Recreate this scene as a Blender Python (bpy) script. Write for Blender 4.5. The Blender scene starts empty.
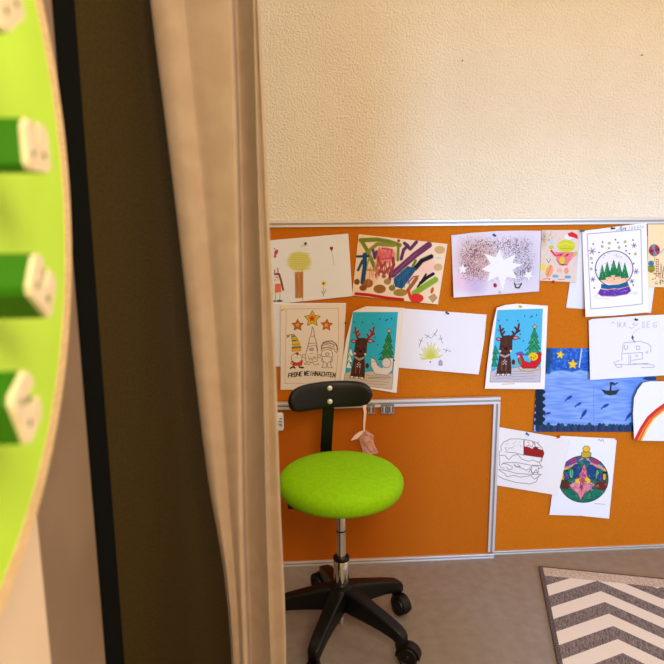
import bpy, bmesh, math, random
import numpy as np
from mathutils import Vector, Matrix
random.seed(4)
rng = np.random.default_rng(7)
S = bpy.context.scene
COL = S.collection
PI = math.pi

# ------------------------------------------------------------------ camera
CAM = np.array([0.0, -2.11921, 1.22487])
AR = np.array([0.99792783, -0.06380042, -0.00833979])
AU = np.array([0.01982464, 0.18156703, 0.98317872])
AF = np.array([0.06121298, 0.98130674, -0.18245562])
FPX = 641.64
cd = bpy.data.cameras.new('camera'); cam = bpy.data.objects.new('camera', cd); COL.objects.link(cam)
cam.matrix_world = Matrix(((AR[0], AU[0], -AF[0], CAM[0]), (AR[1], AU[1], -AF[1], CAM[1]), (AR[2], AU[2], -AF[2], CAM[2]), (0, 0, 0, 1)))
cd.sensor_width = 36; cd.lens = FPX / 664 * 36; cd.clip_start = 0.02
cd.dof.use_dof = True; cd.dof.focus_distance = 2.08; cd.dof.aperture_fstop = 4.0
S.camera = cam

# ------------------------------------------------------------------ light
W = bpy.data.worlds.new('room_light'); S.world = W; W.use_nodes = True
W.node_tree.nodes['Background'].inputs[0].default_value = (1.0, 0.81, 0.63, 1)
W.node_tree.nodes['Background'].inputs[1].default_value = 0.83
def area(name, loc, target, sx, sy, power, color, spread=180):
    l = bpy.data.lights.new(name, 'AREA'); l.shape = 'RECTANGLE'; l.size = sx; l.size_y = sy
    l.energy = power; l.color = color; l.spread = math.radians(spread)
    o = bpy.data.objects.new(name, l); COL.objects.link(o); o.location = loc
    o.rotation_euler = (Vector(target) - Vector(loc)).to_track_quat('-Z', 'Y').to_euler()
    return o
area('window_daylight', (1.9, -5.0, 1.1), (1.5, -1.5, 0.85), 0.14, 0.5, 31, (0.30, 0.57, 1.0), 70)
area('ceiling_lamp_warm', (1.9, -1.1, 2.55), (1.7, -0.1, 1.6), 0.5, 0.5, 5.6, (1.0, 0.64, 0.28))
area('near_fill', (0.38, -2.7, 1.9), (-0.25, -1.6, 0.9), 0.6, 0.6, 25, (1.0, 0.80, 0.56))  # added fill, out of view, to brighten the disc and near left wall
S.view_settings.view_transform = 'Standard'; S.view_settings.look = 'None'
S.view_settings.gamma = 1; S.view_settings.use_curve_mapping = False
S.view_settings.exposure = 0.22

# ------------------------------------------------------------------ helpers
def lin(c):
    c = np.asarray(c, float) / 255.0
    return np.where(c <= 0.04045, c / 12.92, ((c + 0.055) / 1.055) ** 2.4)
def at(u, v, y):
    """point of the vertical plane y=const seen at a measured direction (arrays allowed)"""
    u = np.asarray(u, float); v = np.asarray(v, float)
    d = AF + np.multiply.outer((u - 332) / FPX, AR) - np.multiply.outer((v - 332) / FPX, AU)
    t = (y - CAM[1]) / d[..., 1]
    return CAM + d * np.asarray(t)[..., None]
def mat(name, rgb, rough=0.6, metal=0.0, spec=0.5, coat=0.0, sheen=0.0):
    m = bpy.data.materials.new(name); m.use_nodes = True
    b = m.node_tree.nodes['Principled BSDF']
    b.inputs['Base Color'].default_value = (*lin(rgb), 1)
    b.inputs['Roughness'].default_value = rough; b.inputs['Metallic'].default_value = metal
    b.inputs['Specular IOR Level'].default_value = spec
    b.inputs['Coat Weight'].default_value = coat; b.inputs['Sheen Weight'].default_value = sheen
    return m
def nd(m, t, **k):
    n = m.node_tree.nodes.new(t)
    for a, b in k.items(): setattr(n, a, b)
    return n
def add_noise(m, c2, scale, lo=0.4, hi=0.6, bump=0.0, bscale=None, detail=4, dist=0.002, stretch=None):
    """mix the base colour with a second one by noise and add fine bump"""
    nt = m.node_tree; L = nt.links; b = nt.nodes['Principled BSDF']
    tc = nd(m, 'ShaderNodeTexCoord'); src = tc.outputs['Object']
    if stretch:
        mp = nd(m, 'ShaderNodeMapping'); mp.inputs['Scale'].default_value = stretch; L.new(src, mp.inputs[0]); src = mp.outputs[0]
    if c2 is not None:
        n = nd(m, 'ShaderNodeTexNoise'); n.inputs['Scale'].default_value = scale; n.inputs['Detail'].default_value = detail
        r = nd(m, 'ShaderNodeValToRGB'); r.color_ramp.elements[0].position = lo; r.color_ramp.elements[1].position = hi
        r.color_ramp.elements[0].color = b.inputs['Base Color'].default_value[:]; r.color_ramp.elements[1].color = (*lin(c2), 1)
        L.new(src, n.inputs['Vector']); L.new(n.outputs[0], r.inputs[0]); L.new(r.outputs[0], b.inputs['Base Color'])
    if bump:
        n2 = nd(m, 'ShaderNodeTexNoise'); n2.inputs['Scale'].default_value = bscale or scale; n2.inputs['Detail'].default_value = 3
        bp = nd(m, 'ShaderNodeBump'); bp.inputs['Strength'].default_value = bump; bp.inputs['Distance'].default_value = dist
        L.new(src, n2.inputs['Vector']); L.new(n2.outputs[0], bp.inputs['Height']); L.new(bp.outputs[0], b.inputs['Normal'])
    return m

def link(name, bm, m, parent=None, smooth=False, loc=None, rot=None):
    me = bpy.data.meshes.new(name)
    bmesh.ops.recalc_face_normals(bm, faces=bm.faces)
    bm.to_mesh(me); bm.free()
    for mm in (m if isinstance(m, (list, tuple)) else [m]): me.materials.append(mm)
    if smooth:
        me.shade_smooth()
        try: me.set_sharp_from_angle(angle=math.radians(40))
        except Exception: pass
    o = bpy.data.objects.new(name, me); COL.objects.link(o)
    if parent: o.parent = parent
    if loc is not None: o.location = loc
    if rot is not None: o.rotation_euler = rot
    return o
def tag(o, label, cat, group=None):
    o['label'] = label; o['category'] = cat
    if group: o['group'] = group
    return o
def thing(name, label, cat, loc=(0, 0, 0), rot=(0, 0, 0), group=None):
    o = bpy.data.objects.new(name, None); COL.objects.link(o); o.location = loc; o.rotation_euler = rot
    o.empty_display_size = 0.05
    return tag(o, label, cat, group)
def struct(o): o['kind'] = 'structure'; return o
def box(bm, x0, x1, y0, y1, z0, z1, bev=0.0, mi=0):
    r = bmesh.ops.create_cube(bm, size=1.0)
    for v in r['verts']:
        v.co = Vector(((x0 + x1) / 2 + v.co.x * (x1 - x0), (y0 + y1) / 2 + v.co.y * (y1 - y0), (z0 + z1) / 2 + v.co.z * (z1 - z0)))
    es = list({e for v in r['verts'] for e in v.link_edges}); fs = list({f for v in r['verts'] for f in v.link_faces})
    for f in fs: f.material_index = mi
    if bev: bmesh.ops.bevel(bm, geom=es, offset=bev, segments=2, affect='EDGES', profile=0.5)
    return bm
def loft(bm, rings, cap=True, closed=True, mi=0):
    vs = [[bm.verts.new(p) for p in r] for r in rings]
    n = len(rings[0])
    for a, b in zip(vs[:-1], vs[1:]):
        for i in range(n if closed else n - 1):
            f = bm.faces.new((a[i], a[(i + 1) % n], b[(i + 1) % n], b[i])); f.material_index = mi
    if cap and closed:
        for r in (vs[0], vs[-1]):
            f = bm.faces.new(r); f.material_index = mi
    return vs
def lathe(bm, prof, n=48, axis='z', c=(0, 0, 0), cap=True, mi=0):
    rings = []
    for r, h in prof:
        ring = []
        for i in range(n):
            a = 2 * PI * i / n; p = (r * math.cos(a), r * math.sin(a), h)
            if axis == 'x': p = (p[2], p[0], p[1])
            if axis == 'y': p = (p[0], p[2], p[1])
            ring.append(Vector(p) + Vector(c))
        rings.append(ring)
    loft(bm, rings, cap, True, mi); return bm
def rrect(w, h, k=5, n=24):
    out = []
    for i in range(n):
        a = 2 * PI * (i + .5) / n; c, s = math.cos(a), math.sin(a)
        out.append((math.copysign(abs(c) ** (2 / k), c) * w / 2, math.copysign(abs(s) ** (2 / k), s) * h / 2))
    return out
def tube(bm, pts, r, n=10, mi=0):
    pts = [Vector(p) for p in pts]; rings = []
    for i, p in enumerate(pts):
        d = (pts[min(i + 1, len(pts) - 1)] - pts[max(i - 1, 0)]).normalized()
        a = d.cross(Vector((0, 0, 1)) if abs(d.z) < .9 else Vector((1, 0, 0))).normalized(); b = d.cross(a)
        rr = r[i] if isinstance(r, (list, tuple)) else r
        rings.append([p + (a * math.cos(2 * PI * k / n) + b * math.sin(2 * PI * k / n)) * rr for k in range(n)])
    loft(bm, rings, True, True, mi); return bm

# ------------------------------------------------------------------ materials
M = {}
M['wall'] = add_noise(mat('plaster_wall', (228, 214, 190), 0.85, spec=0.2), (232, 219, 196), 3, bump=0.85, bscale=150, dist=0.009)
M['side_wall'] = add_noise(mat('painted_side_wall', (240, 218, 190), 0.8, spec=0.2), (243, 221, 192), 4, bump=0.15, bscale=120)
M['taupe'] = add_noise(mat('taupe_strip', (148, 124, 102), 0.6), (140, 116, 94), 5, bump=0.05, bscale=90)
M['floor'] = add_noise(mat('linoleum_floor', (146, 135, 126), 0.45, spec=0.35), (137, 125, 115), 30, 0.35, 0.65, bump=0.06, bscale=260, detail=8)
M['cork'] = add_noise(mat('cork', (196, 109, 13), 0.9, spec=0.15), (180, 95, 9), 300, 0.38, 0.64, bump=0.25, bscale=400, detail=6, dist=0.001)
M['cork2'] = add_noise(mat('cork_lower_board', (184, 97, 10), 0.9, spec=0.15), (170, 86, 8), 300, 0.38, 0.64, bump=0.25, bscale=400, detail=6, dist=0.001)
M['alu'] = mat('aluminium_frame', (196, 186, 176), 0.4, 0.35)
M['alu_light'] = mat('aluminium_frame_bright', (204, 198, 198), 0.4, 0.3)
M['alu_dark'] = mat('aluminium_groove', (150, 140, 130), 0.5, 0.4)
M['chrome'] = mat('chrome', (225, 222, 216), 0.12, 1.0)
M['screw'] = mat('bright_screw', (225, 222, 212), 0.3, 0.3)
M['steel'] = add_noise(mat('brushed_clip_steel', (150, 150, 150), 0.4, 0.7), (120, 120, 122), 300, 0.4, 0.6)
M['black'] = add_noise(mat('black_plastic', (9, 8, 8), 0.4, spec=0.3), None, 10, bump=0.08, bscale=500)
M['black_soft'] = add_noise(mat('black_vinyl', (15, 14, 14), 0.45, spec=0.35), None, 10, bump=0.12, bscale=600)
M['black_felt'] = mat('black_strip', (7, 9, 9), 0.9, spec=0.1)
M['green_seat'] = add_noise(mat('green_upholstery', (142, 204, 0), 0.7, spec=0.15), (134, 196, 0), 90, bump=0.06, bscale=700)
M['green_board'] = add_noise(mat('lime_green_paint', (204, 252, 76), 0.5, spec=0.35), (199, 247, 70), 8)
M['green_dark'] = mat('grass_green_paint', (44, 108, 4), 0.5, spec=0.35)
M['wood'] = add_noise(mat('pale_plywood', (242, 212, 158), 0.6), (230, 196, 140), 40, stretch=(1, 1, 6))
M['wood_face'] = add_noise(mat('pale_beech_end', (238, 222, 190), 0.65), (228, 208, 172), 60)
M['hole'] = mat('drilled_hole_green', (120, 128, 40), 0.8)
M['curtain'] = add_noise(mat('beige_curtain', (181, 158, 134), 0.85, spec=0.15, sheen=0.2), (175, 151, 127), 20, bump=0.12, bscale=900, dist=0.0008)
M['door'] = add_noise(mat('dark_brown_door', (62, 48, 8), 0.75, spec=0.2), (50, 38, 5), 200, bump=0.05, bscale=300)
M['ribbon'] = mat('pale_pink_ribbon', (240, 205, 190), 0.45)
M['pink'] = mat('pink_wrap', (232, 160, 150), 0.4)
M['white_tag'] = mat('white_plastic_tag', (238, 238, 240), 0.4)
M['ink'] = mat('blue_ink', (70, 105, 165), 0.6)
M['nail'] = mat('dark_nail', (60, 50, 45), 0.5, 0.5)
def cell_mat():
    m = bpy.data.materials.new('clear_cellophane'); m.use_nodes = True; nt = m.node_tree
    b = nt.nodes['Principled BSDF']; b.inputs['Base Color'].default_value = (*lin((240, 200, 185)), 1); b.inputs['Roughness'].default_value = 0.12
    b.inputs['Alpha'].default_value = 0.36; return m
M['cello'] = cell_mat()
for n, c in dict(navy=(20, 28, 85), blue=(30, 60, 175), yellow=(225, 210, 20), green=(10, 110, 85), red=(205, 35, 25), dark=(30, 35, 40)).items():
    M['pin_' + n] = mat('pin_plastic_' + n, c, 0.3)
def paper_mat():
    m = bpy.data.materials.new('drawn_paper'); m.use_nodes = True; b = m.node_tree.nodes['Principled BSDF']
    a = nd(m, 'ShaderNodeVertexColor'); a.layer_name = 'ink'
    m.node_tree.links.new(a.outputs[0], b.inputs['Base Color']); b.inputs['Roughness'].default_value = 0.75
    b.inputs['Specular IOR Level'].default_value = 0.2
    return m
M['paper'] = paper_mat()

# ------------------------------------------------------------------ room shell
def slab(name, m, *a):
    bm = bmesh.new(); box(bm, *a); return struct(link(name, bm, m))
slab('floor', M['floor'], -1.7, 3.0, -3.6, 0.0, -0.1, 0.0)
slab('wall_back', M['wall'], -1.7, 3.0, 0.0, 0.12, 0.0, 2.7)
slab('wall_left', M['side_wall'], -0.44, -0.32, -3.2, -1.36, 0.0, 2.7)
bm = bmesh.new()   # added unseen wall behind the camera; its opening shapes the daylight patch
box(bm, -0.44, 1.345, -3.35, -3.2, 0.0, 2.7); box(bm, 2.25, 3.0, -3.35, -3.2, 0.0, 2.7)
box(bm, 1.345, 2.25, -3.35, -3.2, 0.0, 0.42); box(bm, 1.345, 2.25, -3.35, -3.2, 1.30, 2.7)
struct(link('daylight_mask_wall', bm, M['wall']))
slab('wall_far_left', M['wall'], -1.8, -1.7, -3.35, 0.12, 0.0, 2.7)
slab('wall_left_strip', M['taupe'], -0.44, -0.32, -1.36, -1.152, 0.0, 2.7)  # taupe strip continuing the left wall, darker than the wall before it
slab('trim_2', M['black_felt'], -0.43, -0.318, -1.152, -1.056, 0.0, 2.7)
# open door leaf, seen obliquely behind the curtain
bm = bmesh.new(); L_ = 0.42; box(bm, 0, L_, 0, 0.04, 0.008, 2.1, 0.002)
dl = struct(link('door_1', bm, M['door'], None, loc=(-0.322, -1.052, 0), rot=(0, 0, math.atan2(0.38, 0.19))))

# ------------------------------------------------------------------ cork boards
def frame_rail(x0, x1, y0, y1, z0, z1, horiz=True):
    """aluminium rail with a groove along its front face"""
    bm = bmesh.new()
    if horiz:
        h = z1 - z0
        box(bm, x0, x1, y0, y1, z0, z0 + h * .36, 0.001)
        box(bm, x0, x1, y0 + .0035, y1, z0 + h * .36, z0 + h * .64, 0, 1)
        box(bm, x0, x1, y0, y1, z0 + h * .64, z1, 0.001)
    else:
        w = x1 - x0
        box(bm, x0, x0 + w * .36, y0, y1, z0, z1, 0.001)
        box(bm, x0 + w * .36, x0 + w * .64, y0 + .0035, y1, z0, z1, 0, 1)
        box(bm, x0 + w * .64, x1, y0, y1, z0, z1, 0.001)
    return bm
def board(name, label, x0, x1, z0, z1, yb, yf, ycork, fw, cork):
    t = thing(name, label, 'board', ((x0 + x1) / 2, yb, z0)); off = Vector(t.location)
    def add(n, bm, m):
        for v in bm.verts: v.co -= off
        link(n, bm, m, t)
    bm = bmesh.new(); box(bm, x0 + .004, x1 - .004, ycork, yb, z0 + .004, z1 - .004); add('cork_panel', bm, cork)
    for a in ((x0, x1, yf, yb, z1 - fw, z1, True), (x0, x1, yf, yb, z0, z0 + fw * .68, True), (x0, x0 + fw, yf, yb, z0 + fw, z1 - fw, False), (x1 - fw, x1, yf, yb, z0 + fw, z1 - fw, False)):
        add('frame_rail', frame_rail(*a), [M['alu'] if z1 > 1 else M['alu_light'], M['alu_dark']])
    return t
board('cork_board', 'large cork board with slim silver frame standing against the plaster wall, covered in drawings', -0.9, 1.9, 0.0, 1.2, -0.0005, -0.02, -0.013, 0.020, M['cork'])
board('cork_board', 'smaller empty cork board with silver frame leaning on the large one behind the stool', -0.29, 0.7065, 0.0, 0.5995, -0.0225, -0.042, -0.033, 0.024, M['cork2'])

# ------------------------------------------------------------------ drawn sheets
def coons(T, R, B, Lf, nx, ny):
    def samp(P, n):
        P = np.array(P, float)
        if len(P) == 2: s = np.array([0, 1.])
        else:
            d = np.r_[0, np.cumsum(np.hypot(*np.diff(P, axis=0).T))]; s = d / d[-1]
        q = np.linspace(0, 1, n); return np.stack([np.interp(q, s, P[:, 0]), np.interp(q, s, P[:, 1])], -1)
    t, b, l, r = samp(T, nx), samp(B, nx), samp(Lf, ny), samp(R, ny)
    u = np.linspace(0, 1, nx)[None, :, None]; v = np.linspace(0, 1, ny)[:, None, None]
    C = (1 - v) * t[None] + v * b[None] + (1 - u) * l[:, None] + u * r[:, None]
    C -= (1 - u) * (1 - v) * t[0] + u * (1 - v) * t[-1] + (1 - u) * v * b[0] + u * v * b[-1]
    return C
class Sheet:
    """a sheet of paper: a fine grid whose points carry the ink colour"""
    def __init__(s, TL, TR, BR, BL, y, base=(240, 238, 238), res=3, T=None, R=None, B=None, Lf=None, lift=(0, 0, 0, 0), crop=(1, 0, 0)):
        nx = int(max(TR[0] - TL[0], BR[0] - BL[0]) * res); ny = int(max(BL[1] - TL[1], BR[1] - TR[1]) * res)
        s.P = coons(T or [TL, TR], R or [TR, BR], B or [BL, BR], Lf or [TL, BL], nx, ny)
        s.nx, s.ny, s.y, s.lift = nx, ny, y, lift
        s.c = np.ones((ny, nx, 3)) * np.array(base, float)
        s.c += rng.normal(0, 1.2, (ny, nx, 1))
        s.view(*crop)
    def view(s, k, ox, oy):
        s.k = k; s.X = (s.P[..., 0] - ox) * k; s.Y = (s.P[..., 1] - oy) * k; return s
    def mix(s, d, c, soft=None, a=1.0):       # d: signed distance, negative inside
        soft = soft or 0.35 * s.k / 1.0
        w = np.clip(0.5 - d / soft, 0, 1)[..., None] * a
        if callable(c): c = c(s)
        s.c = s.c * (1 - w) + np.asarray(c, float) * w
    def ell(s, cx, cy, rx, ry=None, c=(0, 0, 0), a=1.0, soft=None, rot=0):
        ry = ry or rx; x = s.X - cx; y = s.Y - cy
        if rot:
            cr, sr = math.cos(rot), math.sin(rot); x, y = x * cr + y * sr, -x * sr + y * cr
        q = np.sqrt((x / rx) ** 2 + (y / ry) ** 2); s.mix((q - 1) * min(rx, ry), c, soft, a)
    def ring(s, cx, cy, rx, ry, w, c, a=1.0):
        q = np.sqrt(((s.X - cx) / rx) ** 2 + ((s.Y - cy) / ry) ** 2); s.mix(np.abs(q - 1) * min(rx, ry) - w / 2, c, None, a)
    def dist(s, p, q):
        p = np.array(p, float); q = np.array(q, float); d = q - p; L2 = max((d ** 2).sum(), 1e-9)
        t = np.clip(((s.X - p[0]) * d[0] + (s.Y - p[1]) * d[1]) / L2, 0, 1)
        return np.hypot(s.X - p[0] - t * d[0], s.Y - p[1] - t * d[1])
    def line(s, pts, w, c, a=1.0, rag=0.0):
        D = None
        for p, q in zip(pts[:-1], pts[1:]):
            d = s.dist(p, q); D = d if D is None else np.minimum(D, d)
        if rag: D = D + rag * np.sin(s.X * .9 + s.Y * .5) * np.sin(s.Y * .8 - s.X * .3)
        s.mix(D - w / 2, c, None, a)
    def poly(s, pts, c, a=1.0, soft=None, outline=None, ow=1.5):
        inside = np.zeros(s.X.shape, bool); D = None
        n = len(pts)
        for i in range(n):
            (x0, y0), (x1, y1) = pts[i], pts[(i + 1) % n]
            cond = (y0 > s.Y) != (y1 > s.Y)
            xi = (x1 - x0) * (s.Y - y0) / ((y1 - y0) or 1e-9) + x0
            inside ^= cond & (s.X < xi)
            d = s.dist((x0, y0), (x1, y1)); D = d if D is None else np.minimum(D, d)
        s.mix(np.where(inside, -D, D), c, soft, a)
        if outline: s.mix(D - ow / 2, outline)
        return inside
    def star(s, cx, cy, R, r, n, c, rot=-PI / 2, outline=None, ow=1.5):
        s.poly([(cx + (R if k % 2 == 0 else r) * math.cos(rot + PI * k / n), cy + (R if k % 2 == 0 else r) * math.sin(rot + PI * k / n)) for k in range(2 * n)], c, outline=outline, ow=ow)
    def flake(s, cx, cy, r, w, c, a=.8):
        for k in range(3):
            q = PI * k / 3 + .2; s.line([(cx - r * math.cos(q), cy - r * math.sin(q)), (cx + r * math.cos(q), cy + r * math.sin(q))], w, c, a)
    def dots(s, n, box_, r, c, a=.9, seed=1):
        g = random.Random(seed)
        for _ in range(n): s.ell(g.uniform(box_[0], box_[2]), g.uniform(box_[1], box_[3]), r * g.uniform(.6, 1.3), None, c, a)
    def scribble(s, x0, y0, x1, y1, n, w, c, a=.7, seed=3):
        g = random.Random(seed); pts = []
        for i in range(n):
            t = i / (n - 1); pts.append((x0 + (x1 - x0) * t + g.uniform(-3, 3), (y0 if i % 2 else y1) + g.uniform(-.3, .3) * (y1 - y0)))
        s.line(pts, w, c, a)
    def noise(s, fx, fy, seed=0):
        g = np.random.default_rng(seed); ny, nx = s.X.shape
        cy, cx = max(2, int(np.ptp(s.Y) / fy)), max(2, int(np.ptp(s.X) / fx))
        G = g.random((cy + 2, cx + 2)); yy = np.linspace(0, cy, ny); xx = np.linspace(0, cx, nx)
        y0 = yy.astype(int); x0 = xx.astype(int); fyy = (yy - y0)[:, None]; fxx = (xx - x0)[None]
        return (G[y0][:, x0] * (1 - fyy) * (1 - fxx) + G[y0 + 1][:, x0] * fyy * (1 - fxx) + G[y0][:, x0 + 1] * (1 - fyy) * fxx + G[y0 + 1][:, x0 + 1] * fyy * fxx)
    def build(s, name, label, group='drawings pinned to the large cork board'):
        u = np.linspace(0, 1, s.nx)[None]; v = np.linspace(0, 1, s.ny)[:, None]
        a, b, c, d = s.lift
        depth = a * ((1 - u) * (1 - v)) ** 2 + b * (u * (1 - v)) ** 2 + c * (u * v) ** 2 + d * ((1 - u) * v) ** 2
        depth = depth + 0.0006 * np.sin(u * 5 + v * 3) + 0.0006
        W3 = at(s.P[..., 0], s.P[..., 1], s.y - depth)
        org = W3.reshape(-1, 3).mean(0); co = W3.reshape(-1, 3) - org
        nx, ny = s.nx, s.ny; N = nx * ny
        # back face, a fifth of a millimetre behind, closes the sheet
        idx = np.arange(N).reshape(ny, nx)
        q = np.stack([idx[:-1, :-1], idx[1:, :-1], idx[1:, 1:], idx[:-1, 1:]], -1).reshape(-1, 4)
        me = bpy.data.meshes.new(name)
        me.vertices.add(N); me.vertices.foreach_set('co', co.astype(np.float32).ravel())
        me.loops.add(q.size); me.loops.foreach_set('vertex_index', q.ravel().astype(np.int32))
        me.polygons.add(len(q)); me.polygons.foreach_set('loop_start', (np.arange(len(q)) * 4).astype(np.int32))
        me.polygons.foreach_set('use_smooth', np.ones(len(q), bool))
        me.update(calc_edges=True)
        ca = me.color_attributes.new('ink', 'FLOAT_COLOR', 'POINT')
        rgba = np.ones((N, 4), np.float32); rgba[:, :3] = 0.85 * lin(np.clip(s.c, 0, 255)).reshape(-1, 3)
        ca.data.foreach_set('color', rgba.ravel())
        me.materials.append(M['paper'])
        o = bpy.data.objects.new(name, me); COL.objects.link(o); o.location = org
        md = o.modifiers.new('thickness', 'SOLIDIFY'); md.thickness = 0.00025; md.offset = 0 
        return tag(o, label, 'drawing', group)
GY = (105, 100, 105)

# tree and girl
s = Sheet((262, 241), (348.3, 233.6), (352.5, 296.2), (263, 305.5), -0.0145, crop=(8.513, 272, 230), lift=(0, .004, .004, 0))
s.ell(232, 268, 100, 84, (214, 204, 92), .75, 25)
for k in range(9): s.line([(145 + k % 3 * 12, 205 + k * 16), (325 - k % 4 * 12, 200 + k * 16)], 5, (205, 192, 40), .7, 2)
s.poly([(192, 358), (266, 355), (266, 578), (200, 582)], (200, 142, 82)); s.scribble(200, 370, 262, 570, 9, 4, (165, 98, 42), .7)
s.line([(210, 365), (215, 570)], 5, (165, 98, 42), .6); s.line([(250, 365), (245, 570)], 4, (165, 98, 42), .6)
s.ell(255, 135, 10, 5, (190, 195, 215))
s.ell(500, 152, 8, 10, (150, 30, 40)); s.ell(513, 152, 7, 10, (130, 30, 50)); s.poly([(492, 158), (520, 158), (506, 182)], (140, 40, 50)); s.line([(508, 180), (518, 235), (530, 300)], 3, (140, 135, 140), .8)
s.star(440, 455, 30, 13, 7, (232, 208, 20)); s.ell(438, 455, 9, 9, (110, 90, 20)); s.line([(435, 485), (442, 520), (430, 530), (440, 562)], 4, (110, 110, 90)); s.line([(420, 520), (440, 545), (460, 505)], 4, (120, 120, 100))
s.poly([(25, 458), (76, 455), (80, 530), (22, 535)], (235, 120, 92)); s.ell(38, 410, 28, 30, (244, 222, 208)); s.line([(25, 375), (60, 375), (80, 440), (95, 510)], 16, (130, 62, 48)); s.line([(22, 340), (24, 365)], 7, (120, 50, 50)); s.line([(48, 325), (52, 365)], 8, (170, 60, 60))
s.ell(42, 402, 5, 5, (40, 40, 50)); s.line([(20, 435), (30, 425)], 3, (120, 60, 60)); s.line([(30, 540), (28, 600)], 6, (160, 175, 150)); s.line([(68, 540), (66, 600)], 6, (160, 175, 150)); s.ell(62, 604, 28, 8, (50, 55, 55)); s.ell(22, 606, 12, 6, (50, 55, 55))
s.ell(35, 190, 14, 26, (200, 70, 75), 1, None, .4); s.ell(25, 225, 12, 12, (210, 90, 90)); s.ell(22, 160, 5, 5, (60, 40, 50))
s.build('drawing', 'child drawing of yellow round tree, brown trunk, small flowers and girl in orange')

# colourful abstract
s = Sheet((358.6, 234.1), (447.5, 244), (438, 304.5), (352, 295.4), -0.015, (244, 216, 184), crop=(6.036, 344, 225), lift=(0, .006, .008, .002))
g_ = (118, 132, 34)
s.ell(250, 185, 62, 50, (226, 120, 116), .9, 20); s.ell(215, 180, 25, 20, (222, 120, 70)); s.ell(150, 310, 60, 50, (240, 196, 160), .8, 25); s.ell(505, 255, 60, 45, (247, 196, 184), .8, 25)
s.line([(100, 92), (200, 88), (270, 100), (335, 122)], 26, g_, 1, 2); s.line([(105, 95), (145, 160), (190, 270)], 23, g_, 1, 2); s.line([(135, 170), (200, 115), (300, 122)], 22, (140, 140, 45), 1, 2); s.line([(328, 125), (325, 212)], 16, g_, 1, 2); s.line([(160, 170), (130, 270), (188, 274)], 12, (165, 155, 70))
s.line([(125, 180), (125, 250), (112, 348)], 26, (22, 74, 112), 1, 2); s.line([(80, 190), (148, 188)], 15, (25, 70, 110)); s.line([(85, 272), (112, 215)], 16, (25, 80, 120))
s.line([(175, 150), (185, 200), (195, 160)], 16, (90, 60, 110)); s.line([(205, 190), (225, 260), (250, 225)], 14, (170, 70, 50)); s.line([(230, 140), (290, 150), (280, 200), (230, 205)], 9, (205, 60, 80))
s.line([(295, 200), (300, 240), (280, 290), (275, 330)], 19, (150, 45, 66), 1, 2); s.line([(195, 300), (215, 275), (245, 290), (270, 262)], 18, (160, 78, 50), 1, 2)
s.ell(205, 245, 10, 7, (205, 60, 70)); s.ell(240, 310, 14, 12, (170, 110, 60)); s.ell(330, 95, 9, 9, (190, 40, 50))
s.line([(345, 205), (360, 150), (385, 125), (365, 110), (400, 145), (437, 103)], 20, (96, 44, 96), 1, 2)
s.line([(292, 300), (350, 250), (430, 180), (512, 120)], 38, (112, 50, 92), 1, 2); s.line([(300, 296), (440, 168)], 7, (160, 90, 130), .6)
s.line([(430, 262), (470, 215), (527, 190)], 27, (22, 22, 26), 1, 3); s.poly([(298, 325), (385, 248), (440, 262), (400, 320), (350, 386), (308, 372)], (28, 82, 122)); s.line([(330, 335), (400, 270)], 11, (50, 105, 145), .6); s.line([(415, 248), (432, 215)], 16, (110, 120, 50))
s.line([(445, 375), (495, 298)], 12, (24, 24, 28)); s.line([(462, 350), (500, 318), (538, 295)], 19, (20, 20, 24)); s.line([(425, 412), (480, 375), (552, 330)], 35, (136, 168, 44), 1, 3)
for x, y, rx, ry, c in ((145, 352, 30, 26, (158, 92, 30)), (115, 380, 22, 18, (140, 66, 18)), (215, 386, 37, 26, (150, 94, 30)), (78, 343, 17, 18, (120, 74, 30)), (290, 380, 20, 18, (126, 118, 46)), (262, 342, 22, 18, (160, 130, 80)), (340, 408, 42, 22, (160, 126, 44))): s.ell(x, y, rx, ry, c, .95)
s.line([(385, 395), (415, 355), (438, 322)], 22, (152, 96, 50), 1, 2); s.line([(385, 350), (420, 312), (450, 308)], 9, (205, 70, 90)); s.line([(72, 415), (150, 422), (260, 440), (355, 450)], 18, (192, 26, 24), 1, 2)
s.ell(438, 442, 42, 28, (222, 44, 42)); s.line([(388, 395), (402, 440)], 19, (216, 60, 40)); s.ell(578, 150, 32, 24, (206, 164, 106), .9); s.ell(568, 255, 26, 22, (206, 168, 112), .9); s.ell(568, 200, 20, 6, (205, 205, 205)); s.ell(532, 395, 9, 20, (190, 90, 40), 1, None, .3); s.poly([(510, 435), (545, 415), (562, 440), (535, 468)], (190, 150, 96), outline=(100, 80, 50))
s.scribble(200, 150, 290, 215, 8, 7, (214, 84, 96), .8, 4); s.scribble(190, 215, 300, 300, 10, 8, (168, 66, 62), .75, 6); s.scribble(150, 240, 210, 330, 6, 6, (222, 130, 110), .7, 8)
s.scribble(300, 270, 395, 370, 7, 7, (60, 104, 140), .6, 9)
s.build('drawing', 'colourful abstract painting on cream card with green, purple, blue and black brush strokes')

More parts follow.
